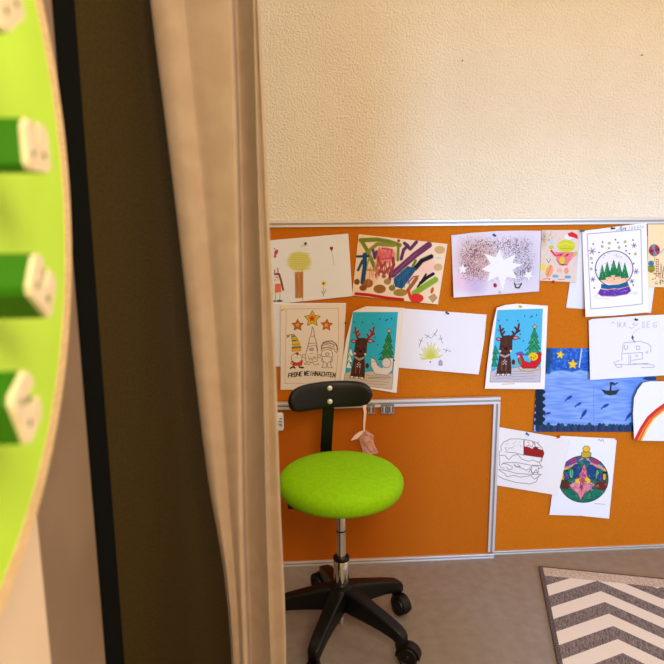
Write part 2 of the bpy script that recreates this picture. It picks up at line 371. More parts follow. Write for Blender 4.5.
# stencilled star in speckles
s = Sheet((451.2, 235.4), (541.2, 230.8), (539, 291.4), (453.6, 297.7), -0.0145, (226, 218, 234), crop=(5.533, 440, 220), T=[(451.2, 235.4), (472, 232.8), (498, 231), (520, 230.5), (541.2, 230.8)], lift=(.003, .003, .008, .022))
s.ell(200, 220, 110, 110, (214, 178, 170), .8, 90); s.ell(130, 345, 60, 50, (228, 190, 214), .8, 50); s.ell(200, 365, 50, 45, (196, 176, 214), .8, 50); s.ell(470, 240, 90, 130, (196, 198, 218), .6, 90)
dn = s.noise(3.2, 3.2, 5); big = s.noise(70, 60, 8); dn2 = s.noise(3.4, 3.4, 9)
hole = (np.abs(s.X - 330) < 215) * 1.0
edge = np.clip(np.minimum(np.minimum(s.X - 75, 545 - s.X), np.minimum(s.Y - 65, 400 - s.Y)) / 60, 0, 1)
rad = np.hypot((s.X - 330) / 220, (s.Y - 240) / 160); low = np.clip((s.Y - 290) / 60, 0, 1)
thr = 0.62 + 0.25 * np.abs(rad - .75) + .3 * (1 - edge) + 0.22 * low - .12 * (big - .5)
s.mix(-(dn - thr) * 8, (78, 62, 96), 1.2, .8); s.mix(-(dn2 - thr - .02) * 8, (128, 72, 74), 1.2, .75)
s.star(333, 278, 42, 30, 8, (238, 238, 248)); 
s.poly([(330, 160), (352, 222), (418, 190), (400, 238), (455, 246), (402, 276), (424, 326), (368, 312), (348, 388), (320, 312), (262, 340), (276, 292), (232, 272), (280, 242), (246, 186), (308, 206)], (240, 240, 249))
s.star(126, 272, 28, 13, 5, (240, 236, 246)); s.star(490, 305, 30, 14, 5, (236, 236, 248), .3)
s.ell(305, 362, 10, 12, (170, 40, 50)); s.ell(300, 355, 4, 4, (40, 20, 30)); s.line([(412, 350), (420, 374), (436, 376), (450, 352)], 8, (66, 50, 60), 1, 1); s.line([(418, 356), (445, 354)], 4, (120, 100, 110))
s.build('drawing', 'white star stencil picture surrounded by speckled purple and brown paint')

# santa figure
s = Sheet((541.8, 230.1), (580.4, 229.9), (576.3, 282.5), (539.7, 280.6), -0.0165, (226, 208, 196), res=4, crop=(7.385, 535, 225), lift=(0, 0, .003, .001))
for k in range(14): s.line([(60 + k * 20, 50 + (k * 37) % 60), (40 + (k * 53) % 260, 150 + (k * 71) % 230)], 4, [(190, 190, 200), (214, 206, 206), (200, 176, 160)][k % 3], .5)
s.ell(65, 100, 20, 60, (196, 164, 130), .6, 20); s.dots(26, (50, 50, 140, 120), 4, (120, 110, 100), .6)
s.ell(105, 340, 26, 48, (240, 160, 100), .9, None, .3); s.line([(90, 370), (120, 300)], 6, (224, 110, 80)); s.ell(60, 310, 22, 30, (232, 212, 80), .9); s.ell(120, 130, 18, 20, (186, 212, 226)); s.ell(120, 165, 16, 14, (188, 196, 66)); s.line([(85, 250), (100, 280), (115, 250)], 4, (90, 110, 110))
s.poly([(150, 200), (285, 200), (300, 225), (262, 262), (232, 300), (182, 300), (158, 262)], (232, 128, 132)); s.line([(120, 190), (150, 225)], 16, (224, 60, 100)); s.line([(290, 220), (270, 245)], 14, (236, 150, 160)); s.line([(165, 225), (200, 215)], 10, (205, 40, 70)); s.line([(225, 230), (245, 215)], 9, (190, 40, 60)); s.ell(200, 262, 22, 26, (226, 196, 60)); s.line([(160, 260), (190, 290), (240, 295)], 5, (190, 60, 70)); s.ell(190, 222, 5, 5, (50, 40, 40)); s.ell(240, 222, 5, 5, (70, 40, 40))
s.ell(230, 155, 64, 46, (206, 208, 46)); s.line([(175, 150), (230, 135), (285, 150)], 8, (226, 222, 90)); s.line([(190, 175), (275, 172)], 6, (170, 180, 30))
s.ell(250, 88, 34, 20, (240, 232, 232)); s.poly([(240, 62), (275, 50), (312, 72), (318, 104), (285, 92), (250, 84)], (218, 36, 48)); s.ell(302, 212, 16, 16, (186, 196, 72)); s.ell(180, 335, 24, 16, (236, 180, 170)); s.ell(232, 338, 16, 24, (236, 150, 120)); s.ell(150, 378, 24, 12, (122, 170, 214)); s.ell(242, 384, 24, 12, (110, 156, 210)); s.line([(55, 400), (110, 396), (105, 405)], 5, (224, 60, 50)); s.line([(170, 402), (220, 402)], 4, (206, 80, 80)); s.ell(205, 295, 10, 4, (60, 40, 40))
s.line([(325, 60), (330, 160), (290, 300)], 18, (205, 200, 210), .6)
s.build('drawing', 'small child drawing of figure with yellow face and red santa hat')

# plain sheets
s = Sheet((577, 232), (661, 237), (651, 313), (566, 308), -0.0145, (232, 232, 242), res=1); s.build('paper_sheet', 'blank white sheet mostly hidden behind the snow globe drawing'); s_ = bpy.data.objects['paper_sheet']; s_['category'] = 'paper'
s = Sheet((262, 303), (346, 303), (343, 366), (262, 367), -0.0145, (238, 236, 238), res=1); o = s.build('paper_sheet', 'blank white sheet peeking out left of the Christmas gnome page'); o['category'] = 'paper'

# gingerbread card
s = Sheet((647.7, 224.2), (712, 224.5), (712, 288), (648, 287), -0.017, (244, 218, 172), crop=(9.486, 645, 220), lift=(0, .002, .002, 0))
for k in range(8):
    a = k * PI / 4 + .2; s.poly([(88, 287)] + [(88 + 50 * math.cos(a + q), 287 + 54 * math.sin(a + q)) for q in (0, .26, .52, .785)], [(212, 40, 66), (80, 150, 176), (190, 34, 60), (60, 66, 90)][k % 4])
s.ring(88, 287, 51, 55, 3, (70, 60, 60)); s.line([(88, 345), (90, 395)], 6, (200, 150, 100)); s.line([(120, 330), (180, 275), (230, 250)], 5, (120, 130, 130)); s.line([(125, 345), (180, 300), (230, 275)], 8, (190, 210, 205))
s.ell(58, 412, 28, 26, (44, 124, 158)); s.ell(60, 465, 34, 36, (150, 142, 40)); s.line([(30, 440), (92, 435)], 6, (80, 80, 30)); s.line([(40, 490), (85, 470)], 5, (100, 90, 30))
for k in range(8): s.line([(105, 370 + k * 22), (126, 380 + k * 22)], 8, (196, 90, 80)); 
s.line([(105, 365), (105, 545)], 3, (120, 60, 50)); s.line([(128, 365), (128, 545)], 3, (120, 60, 50)); s.dots(16, (60, 500, 230, 600), 8, (176, 112, 60), .9, 4); s.dots(14, (70, 520, 230, 610), 5, (70, 60, 40), .9, 5); s.scribble(140, 400, 300, 600, 14, 5, (120, 90, 70), .8); s.line([(150, 570), (148, 610)], 6, (60, 50, 40))
s.poly([(230, 300), (420, 300), (420, 560), (230, 560)], (190, 120, 60), .9); s.star(325, 200, 60, 30, 6, (205, 60, 60))
s.build('drawing', 'cream card with red and blue lollipop, partly out of view on the right')

# snow globe
s = Sheet((582, 231), (646.6, 222.7), (648.7, 312.3), (585.5, 317), -0.0205, (242, 240, 246), res=4, crop=(6.987, 580, 220), B=[(585.5, 317), (615, 315.6), (648.7, 312.3)], lift=(0, .0, .008, .01))
s.line([(50, 98), (425, 66), (436, 586), (335, 598), (75, 622), (50, 98)], 4, (120, 112, 132), .9)
s.ell(238, 340, 131, 124, (236, 232, 240)); s.ell(238, 412, 100, 36, (243, 196, 160)); s.dots(26, (150, 395, 330, 425), 3.5, (190, 90, 60), .8, 8)
for x, y, w in ((155, 312, 25), (190, 292, 27), (272, 288, 27), (313, 298, 27), (235, 278, 32)):
    s.poly([(x, y), (x + w, y + 104), (x - w, y + 108)], (20, 120, 66), outline=(10, 70, 50), ow=2); s.poly([(x, y + 20), (x + w * .5, y + 55), (x - w * .5, y + 55)], (50, 150, 90), .6); s.dots(4, (x - 14, y + 40, x + 14, y + 95), 3, (120, 190, 130), .9, int(x))
s.dots(18, (160, 235, 320, 320), 2.6, (120, 110, 130), .8, 6); s.dots(4, (160, 245, 190, 275), 4, (210, 110, 130), .8, 7)
s.ring(238, 340, 131, 124, 6, (70, 68, 86))
s.poly([(148, 446), (200, 455), (270, 450), (332, 430), (342, 462), (270, 480), (190, 484), (146, 476)], (24, 90, 146)); s.poly([(144, 480), (190, 488), (270, 484), (342, 462), (356, 496), (330, 515), (240, 530), (150, 528), (126, 512)], (98, 46, 166), outline=(60, 40, 90), ow=2)
s.line([(146, 482), (190, 489), (240, 478), (270, 485), (342, 462)], 5, (226, 150, 90)); s.dots(22, (150, 492, 335, 522), 4, (150, 110, 205), .9, 9); s.ell(270, 500, 26, 10, (70, 70, 200), .7); s.line([(126, 515), (150, 532), (240, 534), (330, 518)], 5, (180, 120, 110), .8)
for x, y, r in ((85, 218, 24), (378, 178, 17), (392, 360, 20), (90, 415, 17), (362, 428, 16)): s.flake(x, y, r, 5.5, (108, 96, 126)); s.ring(x, y, r * .5, r * .5, 2.5, (150, 138, 160))
for x, y in ((155, 185), (205, 162), (315, 152), (273, 192), (387, 237), (78, 268), (78, 342)): s.ell(x, y, 10, 10, (176, 160, 96)); s.ell(x, y, 4, 4, (214, 204, 160))
for x, y in ((92, 168), (158, 155), (247, 137), (370, 140), (202, 197), (322, 215), (100, 475), (133, 227), (345, 235), (265, 158), (320, 182), (375, 305), (372, 455), (85, 300), (112, 350)): s.ell(x, y, 5.5, 5.5, (70, 62, 92))
s.line([(90, 540), (130, 510), (110, 545), (200, 552)], 3, (190, 184, 200), .8); s.line([(340, 515), (400, 500), (370, 520), (405, 515)], 3, (190, 184, 200), .8)
s.view(13.28, 605, 220)
for p in ([(150, 140), (185, 128), (205, 90), (212, 82), (206, 140)], [(225, 85), (215, 138), (235, 130)], [(240, 118), (255, 112), (240, 108), (236, 128), (252, 130)], [(275, 100), (262, 112), (268, 128), (276, 102), (276, 130)]): s.line(p, 7, (66, 130, 160), .95)
s.line([(265, 105), (272, 126)], 6, (30, 60, 90))
for p in ([(335, 80), (318, 92), (332, 108), (312, 128)], [(345, 128), (360, 78), (372, 122), (350, 108)], [(388, 124), (390, 78), (408, 90), (390, 104), (410, 120)], [(428, 118), (432, 76)], [(430, 98), (446, 96)], [(448, 74), (446, 116)], [(462, 112), (472, 72), (488, 108)], [(500, 106), (502, 70), (516, 100)]): s.line(p, 5, (130, 138, 158), .8)
s.build('drawing', 'colouring page of snow globe with green trees on a blue and purple base')

# Frohe Weihnachten
s = Sheet((280.5, 304.9), (344.2, 303.9), (340.5, 389), (280.5, 389.9), -0.0175, (243, 226, 210), res=4.5, crop=(10.215, 280, 300), R=[(344.2, 303.9), (345, 325), (343.6, 350), (340.5, 389)], lift=(.001, .002, .006, .001))
OL = (74, 58, 50)
s.line([(65, 92), (595, 85), (600, 300), (590, 600), (560, 850), (50, 852), (65, 92)], 4, (184, 150, 130), .9)
s.star(180, 258, 62, 30, 5, (206, 104, 24), outline=(80, 50, 24), ow=5); s.ell(180, 255, 17, 17, (240, 170, 30)); s.star(476, 256, 62, 30, 5, (216, 112, 30), -PI / 2 + .06, outline=(80, 50, 24), ow=5); s.ell(472, 258, 17, 17, (244, 176, 70))
s.star(330, 192, 84, 42, 5, (236, 198, 20), outline=(70, 60, 30), ow=5); s.star(328, 188, 46, 24, 5, (222, 110, 26)); s.ell(326, 190, 15, 15, (205, 60, 20))
s.poly([(118, 352), (140, 350), (175, 392), (200, 450), (212, 520), (122, 522), (128, 440), (120, 400)], (232, 186, 40), outline=OL, ow=4)
for k, c in enumerate(((44, 120, 130), (228, 180, 40), (44, 120, 130), (240, 190, 40), (44, 120, 130), (240, 190, 50), (60, 140, 150))):
    y = 372 + k * 22; w = 18 + k * 4; s.line([(128 + k * 1, y), (146 + k * 10, y - 4)], 13, c) if k < 3 else s.line([(132, y), (196 + (k - 3) * 4, y - 4)], 15, c)
s.line([(118, 352), (85, 362), (72, 382), (92, 372), (68, 360)], 6, OL)
for p in ([(330, 275), (322, 340), (300, 400), (285, 470), (275, 520)], [(330, 275), (346, 300), (350, 370), (375, 440), (385, 520)], [(322, 372), (355, 366)], [(290, 445), (365, 440)], [(420, 520), (430, 460), (470, 420), (530, 415), (575, 450), (590, 510)], [(450, 450), (500, 440), (560, 460)], [(432, 490), (500, 480), (545, 500)], [(580, 510), (585, 480), (560, 440)]): s.line(p, 5, OL, .9)
s.view(10.215, 280, 340)
s.poly([(124, 60), (212, 55), (215, 110), (128, 122)], (236, 150, 40)); s.line([(125, 80), (210, 72)], 16, (60, 142, 120)); s.line([(128, 55), (205, 50)], 12, (240, 196, 50)); s.line([(128, 100), (212, 96)], 14, (240, 170, 30))
s.poly([(150, 135), (178, 122), (195, 140), (185, 162), (162, 160)], (196, 40, 26)); s.poly([(120, 215), (235, 205), (225, 262), (135, 266)], (216, 62, 36)); s.ell(170, 185, 52, 46, (240, 232, 214)); s.ring(170, 185, 54, 48, 4, OL); s.poly([(152, 135), (180, 124), (192, 145), (178, 160)], (196, 40, 26)); s.line([(148, 182), (185, 178)], 4, (150, 170, 120)); s.line([(120, 215), (110, 240), (135, 255)], 8, (190, 60, 40))
s.line([(108, 288), (135, 272), (152, 285)], 15, (34, 26, 30)); s.line([(195, 272), (212, 282), (238, 282)], 15, (34, 26, 30))
for p in ([(285, 60), (275, 100), (260, 150), (262, 215), (320, 228), (380, 215), (385, 150), (378, 100), (372, 60)], [(285, 65), (375, 55)], [(320, 228), (300, 250), (250, 245), (255, 235), (290, 232)], [(335, 228), (350, 255), (395, 250), (385, 235)], [(310, 140), (335, 135)], [(258, 150), (230, 145), (232, 175), (262, 190)], [(385, 155), (412, 150), (410, 178), (385, 180)], [(285, 160), (300, 205), (315, 180), (330, 210), (345, 170), (360, 195), (360, 165)],
          [(420, 150), (432, 110), (480, 95), (530, 110), (540, 170), (520, 175), (425, 165), (420, 150)], [(430, 170), (440, 220), (480, 240), (520, 215), (530, 175)], [(440, 220), (440, 260), (425, 280), (470, 285), (480, 245)], [(515, 220), (520, 262), (535, 280), (490, 285), (482, 245)], [(425, 100), (420, 60), (450, 20), (520, 10), (570, 40), (585, 90)], [(430, 60), (480, 45), (540, 70)], [(430, 30), (500, 20), (560, 55)], [(430, 90), (480, 75), (530, 95)], [(545, 60), (560, 110), (575, 130), (590, 100), (580, 50)], [(425, 185), (425, 215), (440, 220)], [(530, 190), (540, 210), (520, 225)]): s.line(p, 4.5, OL, .85)
s.ell(322, 96, 20, 14, (238, 214, 196)); s.ring(322, 96, 20, 14, 4, OL); s.ell(482, 145, 18, 14, (238, 214, 196)); s.ring(482, 145, 18, 14, 4, OL); s.dots(6, (310, 90, 335, 102), 3, OL, .8)
GL = {'F': [[(0, 1), (0, 0), (1, 0)], [(0, .5), (.8, .5)]], 'R': [[(0, 1), (0, 0), (.9, .1), (.9, .4), (0, .5), (1, 1)]], 'O': [[(.1, 0), (.9, 0), (.9, 1), (.1, 1), (.1, 0)]], 'H': [[(0, 0), (0, 1)], [(1, 0), (1, 1)], [(0, .5), (1, .5)]],
      'E': [[(1, 0), (0, 0), (0, 1), (1, 1)], [(0, .5), (.8, .5)]], 'W': [[(0, 0), (.25, 1), (.5, .2), (.75, 1), (1, 0)]], 'I': [[(.5, 0), (.5, 1)]], 'N': [[(0, 1), (0, 0), (1, 1), (1, 0)]], 'A': [[(0, 1), (.5, 0), (1, 1)], [(.2, .65), (.8, .65)]], 'C': [[(1, .05), (.1, 0), (.1, 1), (1, .95)]], 'T': [[(0, 0), (1, 0)], [(.5, 0), (.5, 1)]]}
def word(s, txt, x0, y0, x1, y1, h, w, c, arc=0.0, slant=0.12):
    n = len(txt); st = (x1 - x0) / n
    for i, ch in enumerate(txt):
        if ch == ' ': continue
        t = (i + .5) / n; bx = x0 + st * i + st * .14; by = y0 + (y1 - y0) * t - arc * 4 * t * (1 - t); ww = st * .70
        for stroke in GL[ch]: s.line([(bx + p[0] * ww + (1 - p[1]) * h * slant, by - h * (1 - p[1])) for p in stroke], w, c)
word(s, 'FROHE', 80, 388, 226, 366, 42, 8, (34, 28, 30), 4)
word(s, 'WEIHNACHTEN', 240, 362, 565, 382, 42, 8, (34, 28, 30), 6)
s.build('drawing', 'Christmas gnome colouring page with three stars and the words FROHE WEIHNACHTEN')

# reindeer pages
def reindeer(s, f, antler, sleigh, ground, sky, tree):
    """f maps the drawing's own frame (0..100 wide, 0..140 high) into the view"""
    def P(*pts): return [f(*p) for p in pts]
    k = (f(10, 0)[0] - f(0, 0)[0]) / 10
    br = (78, 40, 26); ol = (40, 24, 20)
    s.poly(P((0, 0), (100, 0), (100, 138), (0, 138)), sky)
    nn = s.noise(7, 16, 3)[..., None]; X = np.asarray(s.X)
    s.poly(P((0, 0), (100, 0), (100, 112), (0, 112)), (sky[0] + 25, min(255, sky[1] + 30), min(255, sky[2] + 20)), .35)
    g = random.Random(5)
    for _ in range(20): x, y = f(g.uniform(4, 96), g.uniform(3, 80)); s.ell(x, y, 1.6 * k, 1.6 * k, (20, 70, 110), .9)
    for _ in range(24): x, y = f(g.uniform(4, 96), g.uniform(3, 100)); s.ell(x, y, .9 * k, .9 * k, (150, 215, 230), .8)
    s.poly(P((0, 118), (12, 112), (40, 112), (62, 108), (100, 110), (100, 138), (0, 138)), ground, outline=(110, 100, 100), ow=.8 * k)
    for y in (117, 122, 127, 132): s.line(P((5 + y % 7, y), (30, y - 2), (50, y + 1), (94 - y % 9, y - 1)), .8 * k, (126, 112, 108), .8)
    # tree right
    for q in range(4): s.poly(P((84, 36 + q * 11), (84 + 8 + q * 3.2, 54 + q * 11), (84 - 8 - q * 3.2, 54 + q * 11)), tree, outline=(14, 70, 40), ow=1.0 * k)
    for _ in range(14): x, y = f(84 + g.uniform(-11, 11), g.uniform(52, 84)); s.ell(x, y, 1.2 * k, 1.2 * k, (110, 190, 120), .9)
    x, y = f(84, 34); s.star(x, y, 5.5 * k, 2.6 * k, 5, (232, 190, 40), outline=ol, ow=.7 * k)
    for q in range(3): s.poly(P((4, 68 + q * 12), (13, 84 + q * 12), (0, 84 + q * 12)), (230, 240, 236) if sleigh == 'white' else tree, outline=(14, 70, 50), ow=.8 * k)
    # sleigh
    if sleigh == 'white':
        s.poly(P((50, 84), (60, 88), (66, 98), (76, 102), (84, 84), (98, 82), (98, 104), (88, 114), (62, 114), (52, 100)), (228, 216, 206), outline=(90, 70, 70), ow=k)
        s.ell(*f(84, 92), 10 * k, 11 * k, (224, 208, 200)); s.ring(*f(84, 92), 10 * k, 11 * k, k, (110, 80, 80)); s.line(P((56, 92), (64, 88), (70, 96)), 1.6 * k, (140, 150, 110)); s.line(P((50, 122), (66, 120), (96, 118)), k, (110, 90, 90))
    else:
        s.poly(P((50, 82), (60, 86), (66, 98), (78, 102), (90, 84), (100, 82), (100, 100), (90, 112), (64, 112), (54, 100)), (206, 26, 40), outline=(90, 20, 26), ow=k)
        s.ell(*f(84, 90), 10.5 * k, 9 * k, (236, 196, 30)); s.dots(7, (*f(77, 84), *f(91, 96)), 1.3 * k, (170, 90, 20), .9, 3); s.line(P((50, 84), (58, 82), (64, 86)), 5 * k, (90, 90, 180)); s.ell(*f(54, 90), 3 * k, 3 * k, (226, 170, 200)); s.line(P((56, 92), (60, 104)), 4 * k, (50, 140, 80)); s.line(P((48, 104), (60, 116), (78, 118), (98, 114)), 3 * k, (196, 160, 70))
    # deer
    for p in (((18, 52), (13, 44), (10, 34), (9, 30)), ((12, 42), (17, 36)), ((15, 48), (20, 42)), ((34, 52), (44, 46), (49, 36), (50, 28)), ((48, 40), (42, 34)), ((42, 48), (37, 42)), ((46, 44), (52, 40))): s.line(P(*p), 4.2 * k, antler)
    s.ell(*f(10, 56), 7 * k, 4 * k, br); s.ell(*f(9, 56), 4 * k, 2.3 * k, (226, 130, 160)); s.ell(*f(44, 54), 8 * k, 4.4 * k, br); s.ell(*f(45, 54), 5 * k, 2.6 * k, (232, 130, 160))
    s.poly(P((15, 82), (35, 82), (38, 96), (40, 110), (41, 122), (33, 122), (31, 110), (30, 122), (22, 122), (21, 110), (20, 122), (12, 122), (13, 104)), br, outline=ol, ow=k); s.line(P((21, 108), (21, 122)), 1.2 * k, ol); s.line(P((31, 108), (31, 122)), 1.2 * k, ol)
    for x in (15, 25, 36): s.ell(*f(x, 124), 4 * k, 2.6 * k, (240, 226, 220)); s.ring(*f(x, 124), 4 * k, 2.6 * k, .8 * k, ol)
    s.ell(*f(44, 100), 4 * k, 6 * k, br); s.line(P((20, 98), (22, 116)), 1.2 * k, (170, 120, 100)); s.line(P((30, 98), (30, 116)), 1.2 * k, (170, 120, 100))
    s.poly(P((14, 56), (18, 50), (32, 49), (38, 54), (39, 76), (34, 84), (18, 84), (13, 76)), br, outline=ol, ow=k)
    for _ in range(10): s.ell(*f(g.uniform(17, 36), g.uniform(54, 80)), 1.1 * k, 1.1 * k, (130, 76, 50), .7)
    s.ell(*f(26, 74), 4 * k, 3 * k, (24, 14, 16)); s.ell(*f(15, 79), 2.4 * k, 2.4 * k, (240, 190, 196)); s.ell(*f(37, 79), 2.4 * k, 2.4 * k, (240, 200, 196)); s.ell(*f(19, 69), 1.6 * k, 1.6 * k, (14, 10, 10)); s.ell(*f(33, 69), 1.6 * k, 1.6 * k, (14, 10, 10))
    s.line(P((17, 86), (26, 90), (34, 86)), 4.5 * k, (176, 150, 150)); [s.ell(*f(26 + q, 96 + abs(q) + w_), 1.3 * k, 1.3 * k, (214, 214, 216)) for q in (-2.5, 0, 2.5) for w_ in (0, 5)]
s = Sheet((356, 310), (404.3, 308), (396.5, 393), (340, 384), -0.0195, (244, 234, 226), res=4.5, crop=(6.989, 340, 300),
          T=[(353, 311.5), (366, 306.3), (385, 306.8), (404.3, 308)], Lf=[(353, 311.5), (350.5, 322), (346, 340), (342.5, 362), (340, 384)], lift=(.004, .004, .010, .006))
def f9(x, y):
    xl = 92 - (y / 138) * 62 if y < 70 else 60 - (y - 70) / 68 * 35; xl = max(xl, 25); xr = 405 - y / 138 * 42
    return (xl + (xr - xl) * x / 100, 84 + (500 + x * .4) * y / 138)
reindeer(s, f9, (150, 34, 34), 'white', (206, 188, 170), (36, 168, 200), (44, 130, 66))
s.build('drawing', 'reindeer colouring page with red antlers and uncoloured white sleigh, above the stool backrest')
s = Sheet((497.6, 307), (547.8, 305.8), (544.6, 389.2), (484.8, 388.7), -0.0195, (246, 242, 242), res=4.5, crop=(6.6375, 475, 295),
          T=[(496.8, 307.8), (505, 305), (517.2, 303.6), (532, 304.6), (547.8, 305.8)], Lf=[(496.8, 307.8), (493.8, 320), (490.3, 340), (487.2, 365), (484.8, 388.7)], lift=(.012, .003, .008, .004))
def f11(x, y):
    xl = 148 - y / 138 * 50; xr = 450 - y / 138 * 18
    return (xl + (xr - xl) * x / 100, 100 + (478 + x * .1) * y / 138 - 10 * x / 100)
reindeer(s, f11, (84, 30, 30), 'red', (198, 192, 206), (70, 176, 222), (40, 146, 96))
s.line([(180, 592), (262, 588)], 5, (205, 150, 110), .8, 1)
s.build('drawing', 'reindeer colouring page with bright red sleigh carrying a yellow sack')

# fireworks fan
s = Sheet((388, 307.3), (486.6, 314.6), (478.6, 374.5), (388, 366.8), -0.0155, (240, 236, 244), crop=(6.64, 395, 295), R=[(486.6, 314.6), (484.3, 340), (478.6, 374.5)], lift=(0, .004, .012, .002))
for k in range(15):
    a = PI + .1 + k * .2; L = 70 + 14 * math.sin(k * 2.3); s.line([(238, 425), (238 + L * math.cos(a) * 1.0, 425 + L * math.sin(a) * 1.35)], 7, (206, 204, 72), .9)
s.line([(175, 428), (300, 412)], 8, (214, 212, 90), .8); s.ell(234, 444, 5, 6, (110, 110, 60))
for x, y, a in ((172, 305, 1.9), (218, 275, .4), (265, 260, -1.0), (305, 292, 1.2), (342, 368, .2)):
    for q, L in ((0, 30), (1.3, 16), (2.2, 24), (3.1, 12)): s.line([(x, y), (x + L * math.cos(a + q * 1.5), y + L * math.sin(a + q * 1.5))], 3.2, (112, 102, 128), .9)
s.line([(160, 352), (172, 310)], 2.5, (150, 140, 160)); s.line([(240, 310), (240, 340)], 2.5, (150, 150, 130)); s.line([(268, 255), (282, 228)], 2.5, (130, 120, 150)); s.poly([(290, 466), (292, 442), (302, 430), (314, 444), (314, 468)], (176, 166, 190), outline=(100, 90, 120), ow=2.5)
s.build('drawing', 'white page with small yellow fan of lines and pencil sparks')

# sea painting
s = Sheet((538, 348), (657, 348.5), (655, 432), (533.6, 431.9), -0.0145, (124, 160, 232), res=3, crop=(4.955, 530, 335), lift=(0, 0, .002, .004))
n1 = s.noise(40, 6, 2)[..., None]; s.c = s.c + (n1 - .5) * np.array([46, 40, 20])
s.poly([(0, 40), (640, 40), (640, 190), (0, 190)], (28, 84, 186)); n2 = s.noise(14, 10, 4); s.mix(np.where(s.Y < 188, -(n2 - .6) * 30, 9), (56, 124, 214), 6, .7); s.mix(np.where(s.Y < 188, -(s.noise(3, 3, 6) - .86) * 20, 9), (170, 205, 240), 2, .9)
s.poly([(50, 40), (105, 60), (110, 130), (90, 190), (40, 190)], (20, 66, 100), .8, 20)
s.line([(110, 188), (160, 182), (210, 190), (250, 180), (290, 190)], 14, (150, 190, 236), .9, 5); s.line([(75, 215), (130, 200), (250, 205)], 20, (150, 180, 226), .5)
s.line([(256, 70), (244, 160)], 6, (190, 214, 240)); s.star(150, 98, 24, 11, 5, (244, 208, 40), -1.4, outline=(120, 120, 60), ow=2); s.star(212, 145, 28, 13, 5, (246, 200, 40), -1.5, outline=(120, 120, 60), ow=2)
s.poly([(480, 235), (540, 215), (600, 205), (640, 205), (640, 480), (500, 480), (505, 350)], (70, 124, 228), .5, 60); s.ell(600, 215, 40, 10, (30, 60, 100), .9)
for k in range(12): s.ell(40 + (k % 2) * 12, 265 + k * 17, 24, 14, (14, 34, 52), .95)
for k in range(30): s.ell(40 + k * 17, 462 + (k % 3) * 4, 13, 20 + (k % 4) * 3, (18 + (k % 3) * 14, 46 + (k % 2) * 22, 92), .95)
s.line([(20, 482), (530, 480)], 8, (96, 50, 110)); s.line([(315, 260), (316, 440)], 2, (70, 110, 190), .7)
s.poly([(352, 268), (378, 275), (420, 275), (444, 268), (428, 294), (395, 300), (370, 292)], (44, 48, 66)); s.line([(398, 274), (402, 240), (415, 240)], 9, (44, 44, 70)); s.ell(404, 240, 9, 7, (40, 40, 70)); s.line([(415, 248), (432, 238)], 7, (40, 60, 130))
for x, y, r, a in ((195, 310, 17, -.6), (242, 342, 15, -.5), (268, 388, 22, -1.0), (375, 350, 18, -.5), (90, 388, 14, -.2), (490, 400, 20, -.9)):
    s.ell(x, y, r, r * .38, (26, 66, 160), 1, None, a); s.line([(x - r * math.cos(a), y - r * math.sin(a)), (x - r * 1.35 * math.cos(a) , y - r * 1.0 * math.sin(a) + 7)], 6, (24, 60, 150))
s.build('drawing', 'blue sea painting with fish, a small dark boat and two yellow stars')

# pencil house
s = Sheet((588.7, 320.6), (677, 314), (678, 374.5), (590.1, 380), -0.0195, (238, 234, 246), crop=(10.37, 600, 315), T=[(588.7, 321.6), (592, 320), (640, 316.2), (677, 314.3)], lift=(.002, .002, .006, .010))
PC = (132, 124, 142)
for p in ([(245, 290), (415, 272), (500, 300), (528, 330), (525, 385)], [(240, 300), (228, 395), (225, 470)], [(240, 402), (440, 388)], [(440, 388), (440, 455), (330, 470)], [(300, 420), (300, 510)], [(318, 418), (318, 510)], [(150, 512), (320, 516), (500, 500)], [(340, 505), (520, 512), (565, 525), (555, 545), (430, 545)], [(160, 520), (180, 545), (225, 540), (220, 520)], [(470, 380), (490, 400), (495, 370)], [(255, 310), (250, 340), (265, 362), (288, 340), (285, 315)], [(375, 320), (378, 358), (412, 356), (412, 325), (375, 320)], [(370, 412), (375, 432)], [(386, 412), (388, 432)], [(140, 500), (200, 470)]): s.line(p, 5.5, PC, .85)
s.line([(405, 140), (370, 165), (332, 198)], 4, (196, 150, 160), .8); s.poly([(336, 205), (352, 235), (338, 260), (324, 236)], (70, 68, 74)); s.line([(342, 255), (360, 282)], 7, (84, 80, 88))
for p in ([(115, 90), (135, 68), (150, 90)], [(180, 70), (182, 125)], [(200, 70), (198, 130), (205, 100), (225, 75), (205, 100), (230, 125)], [(245, 125), (250, 75), (270, 85), (250, 100), (272, 122)], [(300, 125), (330, 140), (350, 125)], [(335, 105), (345, 85), (375, 105), (350, 110)], [(380, 100), (395, 90)], [(440, 75), (436, 128), (455, 130), (458, 75), (440, 75)], [(515, 60), (485, 75), (490, 100), (480, 125), (515, 128)], [(488, 98), (510, 94)], [(590, 75), (555, 85), (550, 120), (580, 128), (590, 105), (565, 108)]): s.line(p, 6, (172, 158, 176), .8)
s.build('drawing', 'pencil drawing of a house on white paper, pinned over the sea painting')

